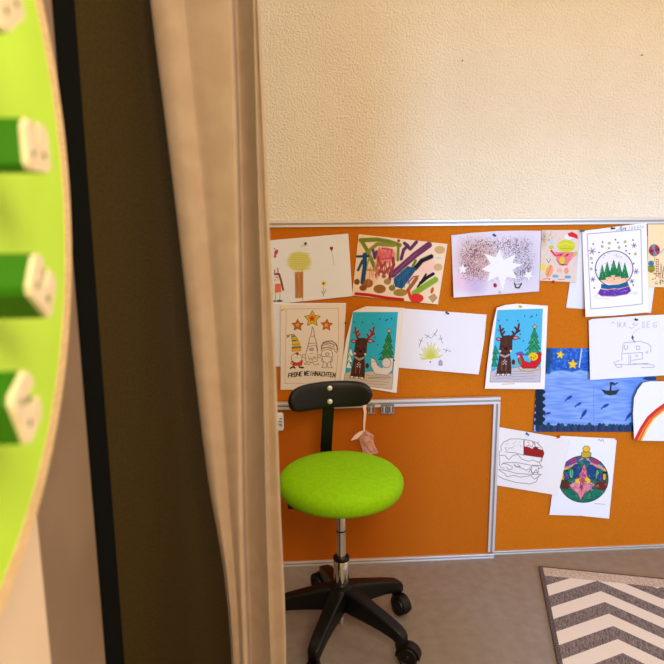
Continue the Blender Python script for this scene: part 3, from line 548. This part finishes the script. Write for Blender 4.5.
# rainbow
s = Sheet((645, 381.7), (716, 381), (716, 442), (634.2, 440.6), -0.0255, (242, 240, 240), crop=(7.386, 620, 360), T=[(643, 382.6), (650, 381.3), (716, 381)], Lf=[(643, 382.6), (637.5, 390), (634, 398), (632.9, 414), (634.2, 440.6)], lift=(.004, 0, 0, .003))
def arc(r0, r1, c):
    q = np.hypot((s.X - 560), (s.Y - 800)); s.mix(np.maximum(q - r1, r0 - q), c)
def band(off, w, c): s.line([(110 + off, 588 + off * .2), (155 + off, 500), (205 + off, 425), (265 + off * .9, 370 + off * .3), (330, 325 + off * .8), (420, 285 + off), (560, 260 + off), (720, 290 + off)], w, c)
band(40, 26, (250, 190, 80)); band(24, 34, (243, 140, 40)); band(6, 24, (218, 44, 40)); band(34, 8, (214, 90, 40)); 
s.mix(np.where(s.Y > 600, -5, 5), (242, 240, 240))
s.build('drawing', 'rainbow painting in red and orange on white paper, cut off by the right edge')

# burger
s = Sheet((494, 426.2), (571, 439.4), (557.7, 495.5), (492, 484.6), -0.0175, (240, 234, 232), res=4, crop=(9.492, 495, 425), lift=(0, .002, .004, 0))
BL_ = (110, 98, 92)
for p in ([(60, 235), (55, 200), (85, 160), (150, 132), (230, 132), (330, 145), (400, 170), (445, 215), (465, 265), (455, 300), (440, 345), (405, 352)], [(60, 235), (40, 260), (40, 300), (45, 340), (40, 380), (60, 405), (90, 410)], [(95, 255), (180, 262), (270, 285)], [(45, 290), (90, 285), (130, 330), (170, 290), (215, 278), (255, 325), (320, 345), (360, 330), (405, 352)], [(75, 360), (160, 355), (230, 360), (330, 380), (430, 385), (452, 395), (430, 412), (415, 412)], [(180, 380), (240, 405), (300, 430), (345, 400)], [(60, 380), (75, 365), (120, 372), (165, 395), (160, 420), (130, 425), (110, 400)], [(25, 418), (95, 430), (200, 458), (330, 468), (440, 470), (410, 490), (375, 515), (340, 480), (240, 495), (180, 478), (110, 490), (90, 460), (40, 430)], [(25, 480), (80, 512), (200, 545), (330, 560), (390, 540), (412, 490)], [(345, 390), (410, 388), (412, 450), (345, 450), (345, 390)], [(180, 370), (200, 400), (240, 395), (215, 372)], [(320, 450), (335, 420), (360, 470), (390, 420), (410, 470)], [(415, 352), (435, 380)], [(440, 300), (436, 345)]): s.line(p, 4.4, (84, 70, 66), .9)
s.dots(30, (95, 155, 250, 240), 3.2, BL_, .8, 12); s.poly([(275, 205), (320, 210), (345, 225), (400, 225), (455, 240), (465, 275), (450, 308), (380, 300), (285, 285), (275, 250)], (156, 26, 24), outline=(110, 20, 20), ow=4); s.line([(275, 145), (275, 285)], 9, (120, 34, 30)); s.line([(290, 208), (320, 190), (350, 210), (370, 160), (385, 215), (430, 215)], 5, (176, 90, 80)); s.ell(385, 218, 24, 12, (110, 40, 30)); s.dots(12, (290, 160, 430, 200), 5, (176, 120, 110), .8, 4)
s.build('drawing', 'burger colouring page outlined in black with one dark red patch')

# ornament
s = Sheet((559.8, 435.8), (616.8, 438.6), (609, 518.7), (549.3, 514.9), -0.0155, (242, 240, 247), res=4.5, crop=(7.373, 545, 430), B=[(549.3, 514.9), (580, 515.8), (609, 518.7)], lift=(.002, .002, .010, .003))
cx, cy, rx, ry = 283, 362, 183, 172
s.ell(cx, cy, rx, ry, (24, 120, 92))
q = s.noise(9, 9, 4); ins = np.sqrt(((s.X - cx) / rx) ** 2 + ((s.Y - cy) / ry) ** 2)
s.mix(np.where(ins < 1, -(q - .6) * 20, 9), (18, 90, 80), 6, .7)
s.poly([(160, 230), (230, 200), (340, 200), (415, 235), (452, 300), (400, 300), (280, 235), (160, 300), (120, 295)], (66, 90, 140)); s.ell(205, 225, 34, 14, (176, 50, 110), 1, None, -.4); s.ell(375, 232, 34, 14, (176, 50, 90), 1, None, .5); s.ell(410, 270, 26, 10, (120, 160, 200), 1, None, .7); s.ell(170, 250, 26, 9, (120, 60, 130), 1, None, -.5)
s.line([(130, 290), (190, 268), (250, 240), (275, 210)], 16, (232, 150, 140)); s.line([(140, 292), (200, 272)], 12, (232, 170, 60)); s.line([(310, 208), (335, 245), (390, 268), (450, 300)], 16, (232, 140, 140)); s.line([(390, 268), (445, 292)], 12, (232, 160, 60))
s.line([(128, 302), (165, 300)], 12, (20, 24, 30)); s.line([(430, 315), (455, 312)], 14, (20, 24, 30))
s.ell(232, 305, 36, 52, (30, 70, 130)); s.ell(342, 310, 34, 52, (26, 70, 134)); s.ell(285, 240, 50, 20, (20, 100, 110)); s.ell(195, 320, 16, 40, (90, 190, 130)); s.ell(385, 330, 16, 40, (90, 180, 130)); s.ell(160, 345, 22, 26, (90, 70, 160)); s.ell(405, 350, 22, 26, (80, 70, 160)); s.ell(132, 345, 14, 28, (226, 180, 50)); s.ell(437, 345, 15, 28, (226, 180, 50))
s.poly([(104, 372), (168, 372), (185, 420), (160, 440), (112, 430)], (92, 44, 24)); s.poly([(375, 385), (455, 375), (460, 420), (430, 445), (375, 435)], (110, 36, 24))
s.poly([(290, 245), (312, 310), (322, 372), (372, 400), (335, 440), (290, 470), (264, 520), (240, 470), (205, 440), (176, 405), (235, 372), (262, 310)], (224, 130, 148), outline=(120, 40, 60), ow=4)
s.poly([(285, 275), (300, 340), (285, 400), (268, 470), (258, 400), (272, 330)], (190, 60, 86), .8); s.ell(243, 372, 20, 22, (232, 190, 60)); s.ell(315, 370, 20, 22, (234, 196, 50)); s.dots(24, (200, 380, 350, 450), 4, (250, 190, 200), .9, 5); s.dots(10, (270, 300, 300, 360), 3.5, (250, 190, 200), .9, 6); s.ell(265, 415, 9, 14, (140, 30, 50))
g = random.Random(11)
for _ in range(90):
    a_ = g.uniform(0, 2 * PI); q_ = g.uniform(.1, .95); x_, y_ = cx + rx * q_ * math.cos(a_), cy + ry * q_ * math.sin(a_)
    s.ring(x_, y_, g.uniform(4, 9), g.uniform(4, 9), 2.5, [(20, 40, 50), (30, 60, 60), (190, 210, 170), (60, 20, 50)][_ % 4], .55)
for e in ((232, 305, 36, 52), (342, 310, 34, 52), (195, 320, 16, 40), (385, 330, 16, 40), (160, 345, 22, 26), (405, 350, 22, 26), (132, 345, 14, 28), (437, 345, 15, 28)): s.ring(*e, 4, (24, 36, 50), .9)
s.ring(cx, cy, rx, ry, 5, (26, 50, 50))
s.poly([(268, 170), (285, 155), (322, 155), (340, 172), (336, 198), (300, 206), (268, 200)], (196, 170, 50), outline=(70, 60, 30), ow=4); s.ell(305, 140, 25, 23, (238, 190, 50)); s.ring(305, 140, 25, 23, 4, (120, 84, 30))
s.line([(390, 80), (400, 66), (412, 84), (425, 68), (435, 90)], 4, (150, 146, 152)); s.line([(365, 542), (440, 548)], 4, (150, 144, 150), .8)
s.build('drawing', 'colourful round Christmas ornament colouring page with gold cap, lowest on the board')

# ------------------------------------------------------------------ push pins
def pin(u, v, y, colour, label, big=1.0, tilt=(0, 0)):
    p = at(u, v, y); bm = bmesh.new()
    pr = [(0.0006, .004), (0.0006, 0), (.0050, -.0002), (.0052, -.0014), (.0030, -.0026), (.0026, -.0075), (.0042, -.0098), (.0044, -.0112), (.0030, -.0122)]
    lathe(bm, [(r * big, h) for r, h in pr], 20, 'y')
    o = link('push_pin', bm, M['pin_' + colour], None, True, loc=p, rot=(tilt[0], 0, tilt[1])); tag(o, label, 'pin', 'push pins in the large cork board'); return o
pin(305.5, 243.5, -.0175, 'dark', 'dark push pin above the yellow tree drawing', .8)
pin(493.7, 234.6, -.0175, 'blue', 'blue push pin at the top of the speckled star picture', .8, (.3, .3))
pin(500, 291.8, -.019, 'yellow', 'yellow push pin below the speckled star picture', .7)
pin(581.2, 230.8, -.0235, 'green', 'dark green push pin between santa drawing and snow globe page', .85, (0, .4))
pin(611.6, 228.3, -.0225, 'navy', 'navy push pin at the top of the snow globe page', .8, (0, .5))
pin(553.5, 281.5, -.0195, 'red', 'red push pin at the bottom edge of the santa drawing', .8)
pin(520, 306.3, -.0265, 'yellow', 'yellow push pin on top of the reindeer page with red sleigh', .85, (0, .2))
pin(446.5, 312.3, -.018, 'navy', 'navy push pin above the yellow fan drawing', .8, (.3, .4))
pin(635.6, 319.4, -.022, 'navy', 'navy push pin at the top of the pencil house drawing', .8)
pin(526.5, 433.3, -.0195, 'blue', 'blue push pin above the burger page', .8, (.3, .4))
pin(559.5, 436.6, -.0195, 'red', 'red push pin between the burger page and the ornament page', .8, (.1, -.9))
pin(616, 439, -.018, 'red', 'red push pin at the top right corner of the ornament page', .55)
pin(345.3, 322.6, -.023, 'dark', 'dark push pin at right edge of the gnome page', .55)
pin(284.5, 308.5, -.019, 'yellow', 'yellow push pin in the top left corner of the gnome page', .75, (.2, -.6))

# nails in the wall
for (u, v, lb) in ((462, 61, 'tiny dark nail in the bare wall above the boards'), (641, 55.5, 'tiny nail high on the wall near the right edge')):
    bm = bmesh.new(); lathe(bm, [(.0009, .004), (.0009, -.006), (.0020, -.006), (.0020, -.008)], 12, 'y')
    tag(link('nail', bm, M['nail'], None, True, loc=at(u, v, 0.0)), lb, 'nail')

# ------------------------------------------------------------------ frame clips, gift bag, tag
def clip(u, n, label):
    p = at(u, 408, -.0425); t = thing('frame_clip', label, 'clip', p)
    w = .0265 if n == 1 else .0235
    bm = bmesh.new()
    for k in range(n):
        x0 = (k - n / 2) * w + .001; x1 = x0 + w - .002
        box(bm, x0, x1, -.003, 0, -.021, -.015, .0005); box(bm, x0, x0 + .005, -.003, 0, -.015, .010, .0005); box(bm, x1 - .005, x1, -.003, 0, -.015, .010, .0005); box(bm, x0, x1, -.003, 0, .008, .016, .0005)
    link('clip_plate', bm, M['steel'], t)
    for k in range(n):
        bm = bmesh.new(); x = (k - n / 2 + .5) * w; box(bm, x - .0028, x + .0028, -.0055, -.0, -.014, .006, .001); link('clip_tongue', bm, M['alu'], t)
clip(371.0, 1, 'single metal clip on the lower board frame, right beside the stool backrest')
clip(387.5, 2, 'double metal clip on the lower board frame, right of the single one')

p0 = at(364, 404.5, -.052)
gb = thing('gift_bag', 'small clear gift bag hanging by pale pink ribbon from the lower board frame', 'gift bag', p0)
def strip(pts, wd, nrm=(0, -1, 0), th=.0008):
    bm = bmesh.new(); rings = []
    for i, p in enumerate(pts):
        p = Vector(p); d = (Vector(pts[min(i + 1, len(pts) - 1)]) - Vector(pts[max(i - 1, 0)])).normalized(); n = Vector(nrm).normalized(); b = d.cross(n).normalized(); w = wd[i] if isinstance(wd, (list, tuple)) else wd
        rings.append([p + b * w / 2 + n * th, p - b * w / 2 + n * th, p - b * w / 2 - n * th, p + b * w / 2 - n * th])
    loft(bm, rings); return bm
q = lambda u, v, y=-.052: Vector(at(u, v - 1.5, y)) - Vector(p0)
link('ribbon', strip([q(364, 402, -.046), q(363.8, 406), q(365.2, 414), q(364.4, 422), q(364, 429), q(364.2, 434)], [.011, .012, .010, .008, .006, .005], (.3, -1, 0)), M['ribbon'], gb, True)
link('ribbon_tail', strip([q(364.3, 432), q(360, 435), q(356, 438.5), q(351, 442)], [.004, .013, .015, .002], (0, -1, .4)), M['ribbon'], gb, True)
bm = bmesh.new(); g = random.Random(2); rings = []
for i, (v, w, dx) in enumerate(((432, .006, 0), (435, .026, 2), (437, .044, 3), (441, .048, 2), (446, .044, 3), (451, .050, 5), (455, .052, 6))):
    c = q(364.3 + dx, v); rings.append([c + Vector((math.cos(a) * w / 2 * g.uniform(.8, 1.15), math.sin(a) * .012 * g.uniform(.5, 1.3), g.uniform(-.003, .003))) for a in [2 * PI * k / 18 for k in range(18)]])
loft(bm, rings); link('cellophane', bm, M['cello'], gb)
bm = bmesh.new()
for k in range(5): tube(bm, [q(365 + g.uniform(-2, 3), 436 + g.uniform(-2, 2)), q(368 + g.uniform(-6, 6), 443), q(370 + g.uniform(-6, 6), 452)], .0016, 6)
link('crinkled_filling', bm, M['pink'], gb, True)

pt = at(277.5, 422, -.046)
tg = thing('name_tag', 'white rounded plastic tag with small blue print on the lower board, beside the curtain', 'tag', pt)
bm = bmesh.new(); ring = rrect(.042, .062, 6, 28)
loft(bm, [[Vector((x * k, y, z * k)) for x, z in ring] for k, y in ((.94, .012), (1, .010), (1, -.001), (.92, -.003))]); link('tag_plate', bm, M['white_tag'], tg, True)
bm = bmesh.new()
for z, w in ((.012, .010), (.002, .016), (-.007, .018), (-.013, .010)): box(bm, .016 - w / 2 - .004, .016 - .001, -.0036, -.0028, z - .0018, z + .0018)
link('print', bm, M['ink'], tg)

# ------------------------------------------------------------------ rug
def rug_mat():
    m = bpy.data.materials.new('chevron_weave'); m.use_nodes = True; nt = m.node_tree; L = nt.links
    b = nt.nodes['Principled BSDF']; b.inputs['Roughness'].default_value = .9; b.inputs['Specular IOR Level'].default_value = .15
    tc = nd(m, 'ShaderNodeTexCoord'); sp = nd(m, 'ShaderNodeSeparateXYZ'); L.new(tc.outputs['Object'], sp.inputs[0])
    def mth(op, a, b_=None, c=None):
        n = nd(m, 'ShaderNodeMath', operation=op)
        for i, q in enumerate((a, b_, c)):
            if q is None: continue
            if isinstance(q, (int, float)): n.inputs[i].default_value = q
            else: L.new(q, n.inputs[i])
        return n.outputs[0]
    def mixc(f, c1, c2):
        n = nd(m, 'ShaderNodeMix', data_type='RGBA'); L.new(f, n.inputs[0])
        for i, c in ((6, c1), (7, c2)):
            if isinstance(c, tuple): n.inputs[i].default_value = (*lin(c), 1)
            else: L.new(c, n.inputs[i])
        return n.outputs[2]
    s_ = sp.outputs[0]; t_ = mth('MULTIPLY', sp.outputs[1], -1.0)
    tri = mth('PINGPONG', s_, 0.183)                   # 0 at s=0, .183 at the apex, back to 0
    h = mth('MULTIPLY', mth('SUBTRACT', 0.183, tri), 0.72)
    ph = mth('FRACT', mth('DIVIDE', mth('SUBTRACT', mth('ADD', t_, 1.22 - .061), h), 0.122))
    darkf = mth('LESS_THAN', ph, 0.5)
    def nz(scale, vec):
        mp = nd(m, 'ShaderNodeMapping'); mp.inputs['Scale'].default_value = vec; L.new(tc.outputs['Object'], mp.inputs[0])
        n = nd(m, 'ShaderNodeTexNoise'); n.inputs['Scale'].default_value = scale; n.inputs['Detail'].default_value = 2; L.new(mp.outputs[0], n.inputs[0]); return n.outputs[0]
    def ramp(f, lo, hi): 
        r = nd(m, 'ShaderNodeMapRange'); r.inputs[1].default_value = lo; r.inputs[2].default_value = hi; L.new(f, r.inputs[0]); return r.outputs[0]
    streak = ramp(nz(190, (3.4, .4, 1)), .35, .65)
    dark = mixc(streak, (84, 74, 78), (148, 136, 136)); light = mixc(ramp(nz(420, (1, 1, 1)), .35, .65), (220, 208, 202), (232, 222, 216))
    body = mixc(darkf, light, dark)
    bord = mixc(ramp(nz(330, (1, 1, 1)), .42, .58), (164, 144, 134), (214, 198, 186))
    inb = mth('LESS_THAN', t_, 0.062); c = mixc(inb, body, bord)
    e1 = mth('LESS_THAN', t_, 0.010); e2 = mth('LESS_THAN', s_, 0.014); c = mixc(mth('MAXIMUM', e1, e2), c, mixc(ramp(nz(300, (1, 1, 1)), .4, .6), (72, 62, 66), (116, 102, 100)))
    L.new(c, b.inputs['Base Color'])
    bp = nd(m, 'ShaderNodeBump'); bp.inputs['Strength'].default_value = .4; bp.inputs['Distance'].default_value = .002; L.new(nz(330, (1, 1, 1)), bp.inputs['Height']); L.new(bp.outputs[0], b.inputs['Normal'])
    return m
bm = bmesh.new(); box(bm, 0, 1.3, -1.6, 0, 0.0, .007, .003)
tag(link('chevron_rug', bm, rug_mat(), None, False, loc=(.841, -.112, 0.0005), rot=(0, 0, math.radians(-15.5))), 'flat woven rug with grey and cream zigzag stripes lying on the floor', 'rug')

# ------------------------------------------------------------------ stool
CX, CY = .128, -.412
st = thing('swivel_stool', 'green round swivel stool with black backrest and five-armed black base on casters', 'stool', (CX, CY, 0))
A0 = .507
for k in range(5):
    a = A0 - k * 2 * PI / 5; ca, sa = math.cos(a), math.sin(a)
    bm = bmesh.new(); rings = []
    for r, w, zb, zt in ((.012, .048, .084, .158), (.05, .046, .082, .152), (.10, .041, .080, .137), (.15, .037, .076, .122), (.185, .036, .070, .110), (.203, .034, .062, .103), (.216, .031, .060, .095), (.2225, .024, .062, .086), (.224, .010, .066, .080)):
        rings.append([Vector((r * ca - x * sa, r * sa + x * ca, (zb + zt) / 2 + z)) for x, z in rrect(w, zt - zb, 6, 24)])
    loft(bm, rings); leg = link('leg', bm, M['black'], st, True)
    # caster: hood, stem and two wheels, swivelled a little differently on each arm
    sw = (-1.05, -.45, -1.9, 2.6, 2.2)[k]; px, py = .203 * ca, .203 * sa; off = .026
    cxk, cyk = px + off * math.cos(sw), py + off * math.sin(sw)
    bm = bmesh.new(); lathe(bm, [(.013, .072), (.013, .050), (.009, .036)], 16, 'z', (px, py, 0)); tube(bm, [(px, py, .045), (cxk, cyk, .034)], .009, 12)
    R3 = Matrix.Rotation(sw, 4, 'Z')
    for sgn in (-1, 1):
        b2 = bmesh.new(); lathe(b2, [(.008, .003), (.0255, .003), (.0285, .006), (.0285, .015), (.0255, .019), (.021, .019), (.019, .0165), (.007, .0165), (.005, .019)], 32, 'y')
        for v in b2.verts:
            v.co.y *= sgn; v.co = R3 @ v.co + Vector((cxk, cyk, .0287))
        mm = bpy.data.meshes.new('t'); b2.to_mesh(mm); b2.free(); bm.from_mesh(mm); bpy.data.meshes.remove(mm)
    # hood: half ring over the wheels
    rings = []
    for i in range(13):
        q_ = math.radians(-10 + i * 16); rr = .0318
        rings.append([Matrix.Translation((cxk, cyk, .0287)) @ R3 @ Vector(((rr + dz) * -math.cos(q_), y, (rr + dz) * math.sin(q_))) for y, dz in ((-.014, -.002), (.014, -.002), (.014, .0025), (-.014, .0025))])
    loft(bm, rings)
    link('caster', bm, M['black'], leg, True)
bm = bmesh.new(); lathe(bm, [(.020, .080), (.036, .086), (.040, .10), (.040, .140), (.034, .158), (.024, .164)], 40); link('hub', bm, M['black'], st, True)
bm = bmesh.new(); lathe(bm, [(.0, .030), (.008, .030), (.008, .09)], 16); link('column_foot', bm, M['chrome'], st, True)
bm = bmesh.new(); lathe(bm, [(.0215, .158), (.0225, .160), (.0225, .238), (.021, .240)], 40); sl = link('sleeve', bm, M['chrome'], st, True)
bm = bmesh.new(); lathe(bm, [(.0234, .236), (.0240, .238), (.0240, .244), (.021, .247), (.014, .247)], 40); link('collar', bm, M['black'], sl, True)
bm = bmesh.new(); lathe(bm, [(.0135, .24), (.0135, .445)], 32); cl = link('column', bm, M['chrome'], st, True)
bm = bmesh.new(); lathe(bm, [(.0132, .324), (.0146, .325), (.0146, .328), (.0132, .329)], 32); link('column_ring', bm, M['black'], cl, True)
# seat: domed round cushion
bm = bmesh.new(); Rs = .1775; ZS = .472
pr = [(0.002, -.033), (.10, -.033), (.146, -.032), (.164, -.027), (.1725, -.017), (.1765, -.006), (Rs, .004), (.1762, .013), (.172, .022), (.163, .031), (.145, .040), (.115, .0475), (.07, .0525), (.03, .0545), (.002, .055)]
lathe(bm, [(r, ZS + h) for r, h in pr], 96); seat = link('seat', bm, M['green_seat'], st, True)
bm = bmesh.new(); lathe(bm, [(.02, ZS - .040), (.11, ZS - .038), (.13, ZS - .030), (.13, ZS - .028)], 48); link('seat_plate', bm, M['black'], st, True)
bm = bmesh.new()
for k in range(6):   # stitches on the piping at the front
    a = -PI / 2 + .10 + k * .035; c, s2 = math.cos(a), math.sin(a); tube(bm, [(.168 * c, .168 * s2, ZS - .0185), (.1722 * c, .1722 * s2, ZS - .009)], .0007, 6)
link('stitches', bm, M['black'], seat)
# lever and backrest arm
# direction of the back bar from the seat centre
bx, by = .106 - CX, -.215 - CY
bm = bmesh.new(); w = .036
yb = by
rings = []
for (x, y, z, th) in ((bx + .012, by - .13, .425, .008), (bx + .004, by - .02, .424, .008), (bx - .004, by + .012, .430, .008), (bx - .008, by + .020, .45, .007), (bx - .008, by + .018, .50, .006), (bx - .002, by + .008, .60, .006), (bx + .001, by + .004, .66, .006), (bx + .002, by + .003, .70, .006)):
    n = Vector((0, -.0, 1)) if z < .43 else Vector((0, -1, 0))
    if z == .430: n = Vector((0, -.7, .7))
    rings.append([Vector((x, y, z)) + Vector((sx * w / 2, 0, 0)) + n * sz * th for sx, sz in ((-1, -.5), (1, -.5), (1, .5), (-1, .5))])
loft(bm, rings); link('backrest_bar', bm, M['black'], st)
# pad: curved rounded plate
bm = bmesh.new(); nU = 40; Wd = .280; Hh = .084; Rc = .20; yaw = math.radians(-13)
rings = []
for i in range(nU + 1):
    t = -1 + 2 * i / nU; e = max(0.0, 1 - abs(t) ** 7) ** .5; e = max(e, .03)
    ang = t * Wd / 2 / Rc
    hx = Rc * math.sin(ang); hy = -(Rc - Rc * math.cos(ang))
    ring = []
    for x, z in rrect(.024 * (.55 + .45 * e), Hh * e * (1 - .10 * t * t), 3.2, 24):
        nrm = Vector((math.sin(ang), math.cos(ang), 0))
        v = Vector((hx, hy, 0)) + nrm * x + Vector((0, 0, z))
        ring.append(Matrix.Rotation(-yaw, 3, 'Z') @ v)
    rings.append(ring)
loft(bm, rings)
pc = Vector((bx - .004, by - .014, .679))
for v in bm.verts: v.co += pc
back = link('backrest', bm, M['black_soft'], st, True)
for z in (.703, .661):
    bm = bmesh.new(); lathe(bm, [(.0078, 0), (.0078, -.0015), (.005, -.004), (.0005, -.0045)], 20, 'y', (bx + .003, by - .0265, z)); link('screw', bm, M['screw'], back, True)
# adjustment lever under the seat on the left
bm = bmesh.new(); tube(bm, [(-.05, .01, .43), (-.12, .015, .428), (-.138, .018, .406)], .004, 10); box(bm, -.152, -.124, .000, .030, .396, .412, .003); link('lever', bm, M['black'], st)

# ------------------------------------------------------------------ curtain
YC = -0.96
rows_v = [0, 110, 220, 332, 440, 500, 550, 600, 664]
LEFT = [148, 162, 175.5, 188, 201, 209, 219, 226, 231]
CRS = [184, 194, 204, 214, 223, 227, 231, 235, 238]
FOLD = [232, 236, 238.5, 240.3, 241.8, 242.5, 243.5, 245.5, 248]
MID = [243, 248, 251, 253, 255, 256, 257, 259, 261]
CRE = [255, 257.5, 260.5, 264, 266, 267, 268.5, 270, 272.5]
RGT = [259, 264, 268.5, 274.2, 278, 279.8, 282, 284.5, 286]
def line_x(us):
    out = []
    for u, v in zip(us, rows_v):
        p = at(u, v, YC); out.append((p[2], p[0]))
    out = out[::-1]; return np.array([o[0] for o in out]), np.array([o[1] for o in out])
def xat(tab, z):
    Z, X = tab
    if z > Z[-1]: return X[-1] + (z - Z[-1]) * (X[-1] - X[-3]) / (Z[-1] - Z[-3]) * .6
    if z < Z[0]: return X[0] + (z - Z[0]) * 0.04
    return float(np.interp(z, Z, X))
tabs = [line_x(t) for t in (LEFT, CRS, FOLD, MID, CRE, RGT)]
def section(z):
    l, c, f, m_, cr, r = [xat(t, z) for t in tabs]
    wl = .004 * math.sin(z * 9)
    P = [(l + .030, YC + .052), (l + .006, YC + .040), (l, YC + .018), (l + .006, YC + .002), (l + (c - l) * .5, YC - .006), (c - .004, YC + .000 + wl * .4), (c + .003, YC + .002), (c + (f - c) * .4, YC - .007), (f - .007, YC - .016), (f - .001, YC - .014), (f + .001, YC - .006), (f - .003, YC + .016), (f + .001, YC + .060), (m_ - .003, YC + .046), (m_ + (cr - m_) * .5, YC + .020), (cr - .003, YC + .001), (cr + .001, YC + .006), (cr + .004, YC + .012), (r - .004, YC + .002), (r, YC + .006), (r - .001, YC + .022), (r - .014, YC + .040)]
    return P
def catmull(P, n=5):
    out = []
    for i in range(len(P) - 1):
        p0, p1, p2, p3 = P[max(i - 1, 0)], P[i], P[i + 1], P[min(i + 2, len(P) - 1)]
        for k in range(n):
            t = k / n; out.append(tuple(.5 * ((2 * b) + (-a + c) * t + (2 * a - 5 * b + 4 * c - d) * t * t + (-a + 3 * b - 3 * c + d) * t ** 3) for a, b, c, d in zip(p0, p1, p2, p3)))
    out.append(P[-1]); return out
bm = bmesh.new(); zs = np.linspace(2.28, .03, 110)
def smooth_sec(z): 
    A = [catmull(section(z + dz)) for dz in (-.05, -.025, 0, .025, .05)]
    return [Vector((sum(a[i][0] for a in A) / 5, sum(a[i][1] for a in A) / 5, z)) for i in range(len(A[0]))]
loft(bm, [smooth_sec(z) for z in zs], cap=False, closed=False)
cu = thing('curtain', 'long beige curtain gathered in soft vertical folds in the doorway', 'curtain', (-.12, YC, 0))
for v in bm.verts: v.co -= Vector(cu.location)
o = link('curtain_cloth', bm, M['curtain'], cu, True)
md = o.modifiers.new('thickness', 'SOLIDIFY'); md.thickness = .0012
bm = bmesh.new(); tube(bm, [(-.18, 0.02, 2.30), (1.2, 0.02, 2.30)], .012, 16); link('curtain_rod', bm, M['alu'], cu, True)

# ------------------------------------------------------------------ green wall board
XF = -0.273; DY, DZ, DR = -1.731, 1.278, .45
gw = thing('wall_game', 'large lime green wooden disc with protruding blocks mounted on the near left wall', 'wall toy', (-.319, DY, DZ))
o_ = Vector(gw.location)
bm = bmesh.new(); xf = XF - o_.x
lathe(bm, [(.001, xf - .0005), (.427, xf - .0005), (.427, xf - .012)], 160, 'x'); link('green_face', bm, M['green_board'], gw, True)
bm = bmesh.new(); rings = []
lathe(bm, [(.424, xf - .019), (.424, xf), (.4465, xf), (.4495, xf - .003), (.4495, xf - .019), (.424, xf - .019)], 160, 'x', cap=False); link('wooden_rim', bm, M['wood'], gw, True)
bm = bmesh.new(); lathe(bm, [(.18, xf - .0445), (.18, xf - .010)], 64, 'x'); link('wall_mount', bm, M['wood'], gw, True)
def peg(y, z, rot):
    c = Vector((0, y - DY, z - DZ)); L = -.200 - XF
    prof = [(-.030, -.015), (-.024, -.0195), (.024, -.0195), (.030, -.015), (.030, .013), (.022, .0195), (.0085, .0195), (.0075, .001), (-.0075, .001), (-.0085, .0195), (-.022, .0195), (-.030, .013)]
    ca, sa = math.cos(rot), math.sin(rot)
    P = [(p * .82 * ca - q * sa, p * .82 * sa + q * ca) for p, q in prof]
    bm = bmesh.new(); loft(bm, [[Vector((x, c.y + p, c.z + q)) for p, q in P] for x in (xf - .002, xf + L - .004)])
    pg = link('peg', bm, M['green_dark'], gw)
    bm = bmesh.new(); loft(bm, [[Vector((x, c.y + p * k, c.z + q * k)) for p, q in P] for x, k in ((xf + L - .004, 1), (xf + L, .97))]); link('peg_face', bm, M['wood_face'], pg)
    bm = bmesh.new()
    for dx in (-.011, .011):
        p, q = dx * ca + .006 * sa, dx * sa - .006 * ca
        lathe(bm, [(.0032, xf + L - .001), (.0032, xf + L + .0004)], 14, 'x', (0, c.y + p, c.z + q))
    link('peg_hole', bm, M['hole'], pg)
peg(-1.574, 1.279, 0.0)
peg(-1.588, 1.169, -.62)
peg(-1.640, 1.083, -1.1)
peg(-1.605, 1.380, .5)
